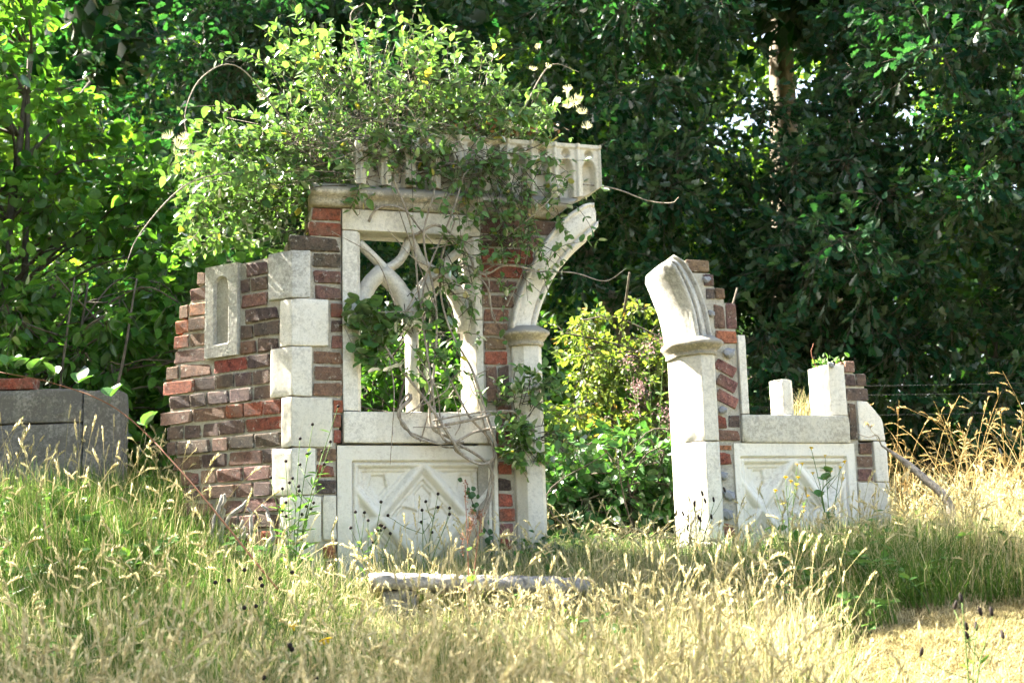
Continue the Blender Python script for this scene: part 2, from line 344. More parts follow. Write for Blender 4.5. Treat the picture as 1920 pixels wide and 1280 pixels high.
# ------------------------------------------------------------------ ground
def sst(a, b, x): t = np.clip((np.asarray(x, float) - a) / (b - a), 0, 1); return t * t * (3 - 2 * t)
def gz(x, y):
    x = np.asarray(x, float); y = np.asarray(y, float)
    b = np.interp(y, [-20, 0, 3, 4, 5, 5.6, 6.2, 6.6, 8, 12, 60], [-2.5, -1.15, -.68, -.57, -.42, -.3, -.12, -.05, .0, .1, .5])
    b = b + .13 * sst(.8, 1.6, x) * (1 - sst(5.2, 6.6, y)) + .25 * sst(-.7, -1.9, x) * sst(4.2, 6.5, y)
    return b + .02 * np.sin(x * 2.3 + 1.1 * y) * np.cos(y * 1.7 - .6 * x) + .008 * np.sin(x * 7.1) * np.sin(y * 6.3 + 1)
def make_ground():
    m, nt, nd, lk, out = new_mat('ground_thatch')
    geo = nd.new('ShaderNodeNewGeometry'); P = geo.outputs['Position']
    a = noise(nd, lk, P, 1.6, 6, .65); b = noise(nd, lk, P, 45, 5, .7)
    r1 = ramp(nd, [(.35, (.10, .085, .035)), (.55, (.20, .165, .075)), (.7, (.30, .245, .12))]); lk.new(a.outputs[0], r1.inputs[0])
    r2 = ramp(nd, [(.3, (.35, .35, .3)), (.65, (1.2, 1.2, 1.15))]); lk.new(b.outputs[0], r2.inputs[0])
    bs = nd.new('ShaderNodeBsdfPrincipled'); bs.inputs['Roughness'].default_value = 1.0; bs.inputs['Specular IOR Level'].default_value = 0.05
    lk.new(mix(nd, lk, 1.0, r1.outputs[0], r2.outputs[0], 'MULTIPLY'), bs.inputs['Base Color'])
    bp = nd.new('ShaderNodeBump'); bp.inputs['Strength'].default_value = .8; bp.inputs['Distance'].default_value = .03
    lk.new(b.outputs[0], bp.inputs['Height']); lk.new(bp.outputs[0], bs.inputs['Normal']); lk.new(bs.outputs[0], out.inputs[0])
    xs = np.concatenate([np.linspace(-120, -8, 12), np.linspace(-7, 7, 110), np.linspace(8, 120, 12)])
    ys = np.concatenate([np.linspace(-40, 0, 6), np.linspace(.5, 14, 110), np.linspace(16, 200, 16)])
    X, Y = np.meshgrid(xs, ys); Z = gz(X, Y)
    mb = MB(); nx, ny = len(xs), len(ys)
    i = np.arange(ny - 1)[:, None] * nx + np.arange(nx - 1)[None]
    mb.add(np.stack([X, Y, Z], -1).reshape(-1, 3), np.stack([i, i + 1, i + nx + 1, i + nx], -1).reshape(-1, 4))
    tag(mb.build('ground', m, smooth=True), 'sloping meadow ground of dry thatch under the grass', kind='structure')
make_ground()

# ------------------------------------------------------------------ masonry helpers (local frame: x along the wall, y into it, z up)
THETA = R(17.7); ORG = np.array([-0.7859, 6.2207, 0.0])
EV = np.array([math.cos(THETA), math.sin(THETA), 0]); NV = np.array([math.sin(THETA), -math.cos(THETA), 0])
def W(s, n, z): return ORG + EV * s + NV * n + np.array([0, 0, z])
CORNER = (-0.254, 0.0); RET_ROT = R(132.3 - 180.0)

def finish_bm(bm, name, mat, parent, loc=(0, 0, 0), rz=0.0, smooth=False):
    me = bpy.data.meshes.new(name); bmesh.ops.recalc_face_normals(bm, faces=bm.faces[:]); bm.to_mesh(me); bm.free()
    o = bpy.data.objects.new(name, me); COL.objects.link(o); me.materials.append(mat)
    o.location = loc; o.rotation_euler = (0, 0, rz)
    if parent: o.parent = parent
    if smooth: me.polygons.foreach_set('use_smooth', [True] * len(me.polygons))
    return o
def rough_up(bm, amt, rnd=random):
    for v in bm.verts: v.co += Vector((rnd.uniform(-amt, amt), rnd.uniform(-amt, amt), rnd.uniform(-amt, amt)))
def wear(bm, amt, step=.035):
    """Erode a block: split its faces and push them about, most at the arrises."""
    bmesh.ops.triangulate(bm, faces=bm.faces[:])
    for _ in range(4):
        es = [e for e in bm.edges if e.calc_length() > step]
        if not es or len(bm.faces) > 2500: break
        bmesh.ops.subdivide_edges(bm, edges=es, cuts=1); bmesh.ops.triangulate(bm, faces=bm.faces[:])
    bm.normal_update(); off = Vector((random.uniform(0, 50), random.uniform(0, 50), 0)); mv = []
    for v in bm.verts:
        sharp = max((e.calc_face_angle(0.0) for e in v.link_edges if len(e.link_faces) == 2), default=0.0)
        d = mnoise.noise(v.co * 14 + off) * amt + mnoise.noise(v.co * 55 + off) * amt * .6
        if sharp > .3: d -= max(0.0, mnoise.noise(v.co * 22 + off * 2) - .12) * amt * 9     # chipped edge
        mv.append(v.normal * d)
    for v, d in zip(bm.verts, mv): v.co += d
def prism(name, poly, lo, hi, axis, mat, parent, bev=.006, jit=.0012, loc=(0, 0, 0), rz=0.0, cuts=0):
    """poly in (x,y) swept in z (axis 'z') or in (x,z) swept in y (axis 'y')."""
    bm = bmesh.new()
    a = [bm.verts.new((p[0], p[1], lo) if axis == 'z' else (p[0], lo, p[1])) for p in poly]
    b = [bm.verts.new((p[0], p[1], hi) if axis == 'z' else (p[0], hi, p[1])) for p in poly]
    bm.faces.new(a); bm.faces.new(b[::-1])
    for i in range(len(poly)):
        j = (i + 1) % len(poly); bm.faces.new((a[i], b[i], b[j], a[j]))
    bmesh.ops.recalc_face_normals(bm, faces=bm.faces[:])
    if bev: bmesh.ops.bevel(bm, geom=bm.edges[:], offset=bev, segments=2, affect='EDGES', profile=.6, clamp_overlap=True)
    if jit: wear(bm, jit * 1.6)
    o = finish_bm(bm, name, mat, parent, loc, rz, smooth=bool(jit))
    if jit: o.data.set_sharp_from_angle(angle=R(38))
    return o
def stone(parent, name, x0, x1, y0, y1, z0, z1, mat, bev=.006, jit=.0015, loc=(0, 0, 0), rz=0.0):
    return prism(name, [(x0, y0), (x1, y0), (x1, y1), (x0, y1)], z0, z1, 'z', mat, parent, bev, jit, loc, rz)

# six brick shapes, shared by all bricks
def brick_mesh(k):
    rnd = random.Random(50 + k); bm = bmesh.new()
    bmesh.ops.create_cube(bm, size=1.0)
    for v in bm.verts: v.co.x *= .14; v.co.y *= .10; v.co.z *= .065
    bmesh.ops.bevel(bm, geom=bm.edges[:], offset=.005, segments=1, affect='EDGES')
    rough_up(bm, .0040, rnd)
    if k % 2: # a knocked-off corner
        c = Vector((.07 * rnd.choice((-1, 1)), -.05, .0325 * rnd.choice((-1, 1))))
        for v in bm.verts:
            if (v.co - c).length < .014: v.co -= c.normalized() * rnd.uniform(.008, .016)
    for v in bm.verts: v.co.x /= .14; v.co.y /= .10; v.co.z /= .065
    bmesh.ops.recalc_face_normals(bm, faces=bm.faces[:])
    me = bpy.data.meshes.new('brick'); bm.to_mesh(me); bm.free(); me.materials.append(M_BRICK); return me
BRICKS = [brick_mesh(k) for k in range(6)]
BCOL = {'r': (.29, .092, .062), 'o': (.34, .15, .085), 'd': (.105, .080, .075), 'b': (.18, .11, .085), 'p': (.25, .135, .105), 't': (.25, .17, .11)}
def brick(parent, x0, x1, z0, z1, col='b', y=0.0, depth=.10, loc=(0, 0, 0), rz=0.0, roll=0.0):
    o = bpy.data.objects.new('brick', random.choice(BRICKS)); COL.objects.link(o); o.parent = parent
    c = BCOL[col]; k = random.uniform(.8, 1.2)
    o.color = (c[0] * k, c[1] * k * random.uniform(.9, 1.12), c[2] * k * random.uniform(.9, 1.12), 1)
    M = Matrix.Translation(loc) @ Matrix.Rotation(rz, 4, 'Z') @ Matrix.Translation(((x0 + x1) / 2, y + depth / 2, (z0 + z1) / 2)) @ Matrix.Rotation(roll + random.uniform(-.012, .012), 4, 'Y') @ Matrix.Rotation(random.uniform(-.015, .015), 4, 'Z')
    fx, fz = random.choice((-1, 1)), 1
    o.matrix_local = M @ Matrix.Diagonal((x1 - x0, depth, z1 - z0, 1)).to_4x4()
    return o

def solid_field(S, Z, Y, back, name, mat, parent, smooth=True):
    """A carved slab: front grid (S,Y,Z), plain back at y=back, sides closed."""
    nj, ni = S.shape
    fr = np.stack([S, Y, Z], -1).reshape(-1, 3)
    mb = MB(); i = np.arange(nj - 1)[:, None] * ni + np.arange(ni - 1)[None]
    q = np.stack([i, i + 1, i + ni + 1, i + ni], -1).reshape(-1, 4)
    ring = np.concatenate([np.arange(ni), np.arange(1, nj) * ni + ni - 1, (nj - 1) * ni + np.arange(ni - 2, -1, -1), np.arange(nj - 2, 0, -1) * ni])
    rv = fr[ring].copy(); bk = rv.copy(); bk[:, 1] = back
    m = len(ring); a = np.arange(m); b = (a + 1) % m
    mb.add(fr, q)
    mb.add(np.concatenate([rv, bk]), [np.stack([b, a, a + m, b + m], -1), (np.arange(m) + m)[None, :]])
    o = mb.build(name, mat, parent, smooth=False)
    o.data.polygons.foreach_set('use_smooth', np.concatenate([np.full(len(q), smooth), np.zeros(m + 1, bool)])); return o

def loft_solid(rings, name, mat, parent, smooth=False):
    """rings: (m,k,3) closed sections; capped."""
    rings = np.asarray(rings, float); m, k, _ = rings.shape
    mb = MB(); i = np.arange(m - 1)[:, None] * k; j = np.arange(k)[None]; j2 = (j + 1) % k
    q = np.stack([i + j, i + j2, i + k + j2, i + k + j], -1).reshape(-1, 4)
    mb.add(rings.reshape(-1, 3), [q, np.arange(k)[None, ::-1], (np.arange(k) + (m - 1) * k)[None]])
    o = mb.build(name, mat, parent, smooth=False)
    bm = bmesh.new(); bm.from_mesh(o.data); bmesh.ops.recalc_face_normals(bm, faces=bm.faces[:]); bm.to_mesh(o.data); bm.free()
    return o
def resample(pl, n):
    p = curve_pts(pl, 10); d = np.concatenate([[0], np.cumsum(np.linalg.norm(np.diff(p, axis=0), axis=1))])
    t = np.linspace(0, d[-1], n); return np.stack([np.interp(t, d, p[:, c]) for c in range(p.shape[1])], -1)
def arch_piece(inner, outer, section, name, mat, parent, n=22, ragged=.012):
    I = resample(inner, n); Q = resample(outer, n); rings = []
    for a, (i, q) in enumerate(zip(I, Q)):
        r = []
        for w, y in section:
            p = q + (i - q) * w
            z = p[1]; x = p[0]
            if a >= n - 2: # blunt, rounded break
                m_ = (i + q) / 2; k_ = .93 if a == n - 2 else .80; x = m_[0] + (x - m_[0]) * k_; z = m_[1] + (z - m_[1]) * k_; y = .08 + (y - .08) * k_
            if a >= n - 1:
                x += random.uniform(-ragged, ragged) * .5; z += random.uniform(-ragged, ragged)
            r.append((x + random.uniform(-.0008, .0008), y + random.uniform(-.0008, .0008), z))
        rings.append(r)
    return loft_solid(rings, name, mat, parent)
def moulding(plan, prof, name, mat, parent):
    """Octagonal plan (x,y) swelled by each profile offset d at height z."""
    P = np.array(plan, float); c = np.array([P[:, 0].mean(), .10]); dd = P - c; dd /= np.linalg.norm(dd, axis=1)[:, None]
    rings = []
    for d, z in prof:
        pts = P + dd * d; pts[:, 1] = np.minimum(pts[:, 1], .20)
        rings.append([(x + random.uniform(-.001, .001), y, z + random.uniform(-.001, .001)) for x, y in pts])
    return loft_solid(rings, name, mat, parent)

def panel(parent, x0, x1, cx, hw, top, name='carved_panel'):
    """Stone slab with sunk, moulded lattice and cusped lozenge."""
    zb = -.16; ni, nj = 190, 170
    S, Z = np.meshgrid(np.linspace(x0, x1, ni), np.linspace(zb, .548 + (top - .479), nj))
    inx = hw - np.abs(S - cx); inz = top - Z; dfr = np.minimum(inx, inz)              # distance inside the border
    A, B = .215 * hw / .345, .245; zc = top - .019 - B
    nrm_ = math.hypot(1 / A, 1 / B)
    u = (S - cx) / A; v = (Z - zc) / B
    a = u + v; b = u - v                                                             # lattice coordinates, ribs at odd values
    da = np.abs((a - 1) - 2 * np.round((a - 1) / 2)) / nrm_; db = np.abs((b - 1) - 2 * np.round((b - 1) / 2)) / nrm_
    rib = np.minimum(da, db)
    def roll(d, w): return np.sqrt(np.clip(1 - (d / w) ** 2, 0, 1))
    h = np.full(S.shape, -.050)
    h = np.maximum(h, np.where(rib < .062, -.041, -1)); h = np.maximum(h, np.where(rib < .045, -.030, -1))
    # cusps at the middle of each rib side, pointing to the lozenge centre
    aa = a - 2 * np.round(a / 2); bb = b - 2 * np.round(b / 2)                        # -1..1 inside each cell
    for p, q in ((aa, bb), (bb, aa)):
        dist = (1 - np.abs(p)) / nrm_ - .045; t = np.abs(q) / nrm_
        w = .052 * np.clip(1 - dist / .085, 0, 1) ** 1.35
        h = np.maximum(h, np.where((dist >= -.02) & (t < w) & (dist < .085), -.036, -1))
    h = np.maximum(h, np.where(rib < .030, -.030 + .024 * np.clip(1.25 * (1 - rib / .030), 0, 1) ** .8, -1))
    # frame roll, fillets, flat border
    h = np.maximum(h, np.where(dfr < .068, -.038, -1)); h = np.maximum(h, np.where(dfr < .052, -.028, -1))
    h = np.maximum(h, np.where(dfr < .036, -.030 + .022 * roll(dfr - .018, .017), -1))
    h = np.where(dfr < .004, 0.0, h); h = np.where((dfr >= .004) & (dfr < .0065), -.030, h)
    for _ in range(1):                                                                # soften weathered edges
        h[1:-1, 1:-1] = .5 * h[1:-1, 1:-1] + .125 * (h[2:, 1:-1] + h[:-2, 1:-1] + h[1:-1, 2:] + h[1:-1, :-2])
    h = h * 1.15 + RNG.normal(0, .0003, h.shape)
    return solid_field(S, Z, -h, .14, name, M_PANEL, parent)

def flint(parent, x, z, r, y=0.0, sq=.8, name='flint'):
    bm = bmesh.new(); bmesh.ops.create_icosphere(bm, subdivisions=2, radius=1.0)
    ph = random.uniform(0, 9)
    for v in bm.verts:
        c = v.co; k = 1 + .22 * math.sin(3 * c.x + ph) * math.cos(2.5 * c.z + ph) + .12 * math.sin(7 * c.y + 5 * c.x + ph)
        v.co = Vector((c.x * r * k, c.y * r * .6 * k, c.z * r * sq * k))
    return finish_bm(bm, name, M_FLINT, parent, (x, y, z))

def bar(parent, pts, w, name, y0=.03, d=.09, mat=None):
    """Tracery bar: chamfered section swept along (x,z) points."""
    p = np.asarray(pts, float); t = np.gradient(p, axis=0); t /= np.linalg.norm(t, axis=1)[:, None]
    nrm2 = np.stack([-t[:, 1], t[:, 0]], -1)
    sec = [(-.32 * w, y0), (.32 * w, y0), (w, y0 + .032), (w, y0 + d - .02), (.5 * w, y0 + d), (-.5 * w, y0 + d), (-w, y0 + d - .02), (-w, y0 + .032)]
    rings = [[(p[i, 0] + nrm2[i, 0] * a, y, p[i, 1] + nrm2[i, 1] * a) for a, y in sec] for i in range(len(p))]
    return loft_solid(rings, name, mat or M_STONE, parent)

# ------------------------------------------------------------------ the left ruin: return wall, window bay, springing arch
ruin = empty('gothic_ruin', (ORG[0], ORG[1], 0), THETA)
tag(ruin, 'tall brick and pale stone gothic ruin with traceried window, niche and half an arch', 'ruin')
def build_left():
    p = ruin
    # mortar bodies
    c = CORNER
    ret_poly = [(-.03, -.25), (-.03, 1.465), (-.54, 1.45), (-.55, 1.40), (-.62, 1.36), (-.67, 1.29), (-.67, 1.20), (-.73, 1.12), (-.75, .97), (-.78, .9), (-.78, .62), (-.74, .56), (-.70, .48), (-.65, .4), (-.68, -.25)]
    prism('mortar', ret_poly, .012, .22, 'y', M_MORTAR, p, 0, 0, (c[0], c[1], 0), RET_ROT)
    prism('mortar', [(-.25, -.25), (-.25, 1.46), (-.262, 1.54), (-.165, 1.55), (-.162, 1.69), (-.02, 1.69), (-.02, .70), (-.05, .545), (-.05, -.25)], .012, .23, 'y', M_MORTAR, p, 0, 0)
    arch_out = [(.825, 1.13), (.855, 1.26), (.914, 1.399), (.993, 1.541), (1.071, 1.648), (1.11, 1.69)]
    prism('mortar', [(.64, -.2), (.64, 1.69)] + arch_out[::-1] + [(.83, 1.0), (.83, -.2)], .012, .23, 'y', M_MORTAR, p, 0, 0)
    # return wall bricks
    eu = [.30, .427, .508, .577, .656, .738, .817, .898, .986, 1.059, 1.133, 1.22, 1.301, 1.376, 1.42]
    ev = [.72, .671, .725, .776, .785, .809, .804, .813, .765, .813, .757, .687, .693, .644, .56]
    quo = [(1.245, 1.48, .148), (1.015, 1.241, .075), (.777, 1.011, .132), (.54, .773, .064), (.32, .536, .12), (.10, .316, .07), (-.2, .096, .12)]
    pal = {18: 'd', 17: 'd', 16: 'ddb', 15: 'ddb', 14: 'dd', 13: 'rdb', 12: 'rrd', 11: 'bdd', 10: 'dd', 9: 'rrb', 8: 'rdd', 7: 'bdd', 6: 'db', 5: 'pb', 4: 'bd', 3: 'pb', 2: 'bd', 1: 'rb', 0: 'b'}
    for i in range(19):
        z0 = .025 + .0755 * i; z1 = z0 + .064; zm = (z0 + z1) / 2
        um = float(np.interp(zm, eu, ev)) + random.uniform(-.02, .02)
        u = .012 + next(q[2] for q in quo if q[0] - .03 <= zm <= q[1] + .03)
        while u < um - .03:
            L = random.choice((.10, .105, .13, .15, .165, .21))
            if zm > 1.0 and u < .335 and u + L > .335 - .03: L = .335 - .012 - u
            if zm > 1.0 and .32 < u < .55: u = .552; continue
            L = min(L, um - u + .02)
            if L > .035:
                col = random.choice(pal[i])
                if u > .5 and zm > .85: col = random.choice('obrb')
                brick(p, -(u + L), -u, z0 + random.uniform(-.002, .002), z1, col, y=random.uniform(-.005, .005), loc=(c[0], c[1], 0), rz=RET_ROT)
            u += L + .011
    # quoins wrap the obtuse corner
    el = np.array([math.cos(R(132.3)), math.sin(R(132.3))]); inn = np.array([math.cos(R(42.3)), math.sin(R(42.3))])
    fs = [(-.169, 1.245, 1.475), (-.084, 1.015, 1.241), (-.162, .777, 1.011), (-.068, .54, .773), (-.146, .32, .536), (-.12, .10, .316), (-.15, -.15, .096)]
    for (s1, z0, z1), q in zip(fs, quo):
        co = np.array([c[0] - .003, c[1] - .006]); t = co + el * q[2]
        poly = [(s1, -.006), tuple(co), tuple(t), tuple(t + inn * .13), (c[0] + .06, .13), (s1, .13)]
        prism('quoin_stone', poly, z0, z1, 'z', M_GREY if z0 > 1.2 else M_STONE, p, .007, .0015)
    # niche stone with a round-headed recess
    S, Z = np.meshgrid(np.linspace(-.541, -.334, 84), np.linspace(1.008, 1.462, 130))
    xc = (S + .4375) / .047; zt = np.maximum(Z - 1.355, 0) / .050; lo = np.clip((1.10 - Z) / .02, 0, 1)
    ins = np.clip((1 - np.sqrt(xc ** 2 + zt ** 2)) / .13, 0, 1) * (1 - np.clip((1.11 - Z) / .04, 0, 1))
    Y = -.010 + ins * .11 + RNG.normal(0, .0006, S.shape)
    n_ = solid_field(S, Z, Y, .16, 'niche_stone', M_GREY, p); n_.location = (c[0], c[1], 0); n_.rotation_euler = (0, 0, RET_ROT)
    n_['label'] = 'grey stone block with a small round-headed niche'
    # front brick strips
    LB = [(-.164, -.022, 1.63, 1.690, 'rd'), (-.174, -.018, 1.551, 1.62, 'r'), (-.269, -.022, 1.475, 1.548, 'd'), (-.155, -.023, 1.399, 1.465, 'd'), (-.151, -.023, 1.321, 1.382, 'b'), (-.146, -.014, 1.243, 1.307, 'b'),
          (-.072, -.017, 1.157, 1.225, 'r'), (-.072, -.017, 1.087, 1.143, 'd'), (-.069, -.017, 1.008, 1.071, 'p'), (-.152, -.017, .935, .993, 'p'), (-.15, -.018, .855, .921, 'b'), (-.154, -.017, .781, .841, 'p'),
          (-.060, -.018, .703, .761, 'r'), (-.062, -.028, .633, .695, 'r'), (-.060, -.028, .561, .621, 'r'), (-.138, -.050, .476, .533, 'b'), (-.140, -.056, .403, .457, 'r'), (-.138, -.052, .325, .388, 'd'), (-.11, -.054, .028, .091, 'o'), (-.11, -.054, -.05, .018, 'b')]
    for x0, x1, z0, z1, cc in LB: brick(p, x0, x1, z0, z1, random.choice(cc), y=random.uniform(-.003, .004))
    stone(p, 'ashlar_block', -.114, -.050, -.006, .13, .112, .317, M_STONE)
    MBr = [(.683, .80, 1.609, 1.682, 'b'), (.808, .92, 1.609, 1.682, 'p'), (.93, 1.07, 1.615, 1.688, 'b'), (.683, .845, 1.543, 1.600, 'd'), (.853, 1.0, 1.546, 1.604, 'b'), (.680, .80, 1.459, 1.533, 'r'), (.81, .95, 1.459, 1.533, 'r'), (.680, .887, 1.384, 1.446, 'r'),
           (.682, .859, 1.31, 1.366, 'b'), (.682, .839, 1.234, 1.294, 'b'), (.682, .812, 1.164, 1.225, 'p'), (.682, .805, 1.093, 1.153, 't'), (.684, .80, 1.022, 1.083, 't'), (.684, .80, .948, 1.012, 'r'),
           (.691, .742, .761, .938, 'b'), (.754, .806, .761, .938, 'd'), (.735, .81, .69, .748, 'b'), (.735, .81, .625, .682, 'b'), (.735, .81, .560, .617, 'r'), (.738, .812, .489, .550, 'r'),
           (.739, .806, .411, .473, 'r'), (.739, .806, .334, .392, 'd'), (.739, .809, .257, .319, 'r'), (.739, .816, .187, .248, 'r'), (.739, .806, .118, .176, 'p'), (.739, .806, .048, .104, 'r')]
    for x0, x1, z0, z1, cc in MBr: brick(p, x0, x1, z0, z1, cc, y=random.uniform(-.003, .004))
    # window surround
    for z0, z1 in ((.712, 1.165), (1.169, 1.583)):
        prism('jamb_stone', [(-.016, -.004), (.055, -.004), (.076, .03), (.076, .19), (-.016, .19)], z0, z1, 'z', M_STONE, p, .004, .001)
        prism('jamb_stone', [(.675, -.004), (.640, -.004), (.612, .035), (.612, .19), (.675, .19)], z0, z1, 'z', M_STONE, p, .004, .001)
    prism('head_stone', [(-.016, 1.587), (-.016, 1.692), (.674, 1.692), (.674, 1.587)], -.004, .19, 'y', M_STONE, p, .004, .001)
    prism('sill_stone', [(-.016, .708), (.728, .708), (.728, .560), (-.016, .560)], -.012, .20, 'y', M_STONE, p, .008, .0015)
    tr = empty('window_tracery'); tr.parent = p
    bar(tr, [(.338, .70), (.338, .95), (.338, 1.21)], .029, 'mullion', .024, .10)
    def arc(q): return resample(q, 10)
    bar(tr, arc([(.078, 1.12), (.088, 1.24), (.126, 1.335), (.190, 1.405)]), .040, 'tracery_bar', .022, .10)
    bar(tr, arc([(.190, 1.405), (.262, 1.335), (.312, 1.24), (.336, 1.12)]), .040, 'tracery_bar', .020, .10)
    bar(tr, arc([(.340, 1.12), (.362, 1.24), (.408, 1.335), (.476, 1.405)]), .040, 'tracery_bar', .0215, .10)
    bar(tr, arc([(.476, 1.405), (.548, 1.335), (.594, 1.24), (.610, 1.12)]), .040, 'tracery_bar', .0205, .10)
    bar(tr, arc([(.082, 1.545), (.20, 1.43), (.332, 1.285)]), .023, 'tracery_bar', .046, .065)
    bar(tr, arc([(.604, 1.545), (.48, 1.43), (.344, 1.285)]), .023, 'tracery_bar', .0465, .065)
    bar(tr, arc([(.20, 1.41), (.285, 1.47), (.336, 1.575)]), .023, 'tracery_bar', .045, .065)
    bar(tr, arc([(.474, 1.41), (.393, 1.47), (.342, 1.575)]), .023, 'tracery_bar', .0445, .065)
    bar(tr, [(.339, 1.53), (.339, 1.56), (.339, 1.59)], .018, 'tracery_bar', .048, .06)
    pn = panel(p, -.045, .733, .3695, .345, .479); pn['label'] = 'white stone panel carved with a cusped lozenge under the window'
    # pier, capital, base
    plan = [(.818, .05), (.824, -.012), (.864, -.06), (.940, -.06), (.968, -.028), (.968, .20), (.818, .20)]
    for z0, z1 in ((.065, .470), (.474, 1.040)): prism('pier_stone', plan, z0, z1, 'z', M_STONE, p, .0035, .0008)
    moulding(plan, [(0, 1.035), (.014, 1.038), (.016, 1.050), (.010, 1.056), (.022, 1.066), (.040, 1.082), (.054, 1.090), (.056, 1.100), (.046, 1.110), (.0, 1.136)], 'capital', M_LICHEN, p)
    moulding(plan, [(.06, -.2), (.058, .0), (.04, .012), (.032, .03), (.036, .045), (.02, .06), (0, .07)], 'pier_base', M_GREY, p)
    sec = [(0, .23), (0, -.02), (.03, -.040), (.09, -.044), (.12, -.036), (.15, -.030), (.20, -.036), (.42, -.030), (.64, -.034), (.68, -.030), (.705, -.012), (.74, -.014), (.77, -.030), (.83, -.036), (.90, -.026), (.95, -.008), (1.0, .03), (1.0, .23)]
    a = arch_piece([(.955, 1.115), (.962, 1.16), (.998, 1.266), (1.065, 1.4), (1.156, 1.512), (1.234, 1.585), (1.304, 1.651)],
                   [(.812, 1.115), (.818, 1.16), (.845, 1.26), (.904, 1.399), (.983, 1.541), (1.061, 1.648), (1.132, 1.719), (1.243, 1.793), (1.275, 1.808)], sec, 'arch_rib', M_ARCH, p, 30)
    a['label'] = 'broken half of the moulded pointed arch'
    # cornice
    prof = [(.21, 1.695), (-.002, 1.695), (-.024, 1.700), (-.030, 1.720), (-.036, 1.738), (-.062, 1.746), (-.066, 1.772), (-.050, 1.784), (-.01, 1.811), (.21, 1.815)]
    xs = np.linspace(0, 1, 40); rings = []
    for t in xs:
        r = []
        for y, z in prof:
            x = -.165 + t * (1.045 + (z - 1.695) * 1.35 + .165) + random.uniform(-.002, .002)
            if t == 0: x += random.uniform(-.02, .03)
            r.append((x, y + random.uniform(-.003, .002), z + random.uniform(-.002, .002)))
        rings.append(r)
    loft_solid(rings, 'cornice', M_LICHEN, p)
    # arcaded parapet
    S0, T = np.meshgrid(np.linspace(.05, 1.325, 330), np.linspace(0, 1, 80))
    zb = 1.818 + np.clip((S0 - 1.20) / .125, 0, 1) * .062
    ztop = 2.098 - .10 * sst(.55, .05, S0) * np.abs(np.sin(S0 * 14)); Z = zb + (ztop - zb) * T
    ph = (S0 - 1.325 + .062) / .125; fx = (ph - np.round(ph)) * .125
    ax = np.abs(fx)
    head = np.where(Z > 1.965, np.sqrt(np.maximum(ax + .035, 0) ** 2 + (Z - 1.965) ** 2) - .035, ax) # lancet
    niche = np.clip((.036 - head) / .010, 0, 1) * np.clip((2.2 - Z) * 99, 0, 1)
    circ = np.clip((.024 - np.hypot(fx, Z - 2.047)) / .010, 0, 1)
    rib_ = np.clip((ax - .050) / .008, 0, 1)
    Y = -.012 - rib_ * .014 + niche * .058 + circ * .034 - np.where(Z > ztop - .022, .010, 0) + RNG.normal(0, .0006, S0.shape)
    for _ in range(2): Y[1:-1, 1:-1] = .5 * Y[1:-1, 1:-1] + .125 * (Y[2:, 1:-1] + Y[:-2, 1:-1] + Y[1:-1, 2:] + Y[1:-1, :-2])
    f = solid_field(S0, Z, Y, .17, 'parapet', M_ARCH, p); f['label'] = 'pale stone parapet carved with a row of small blind arches'
build_left()

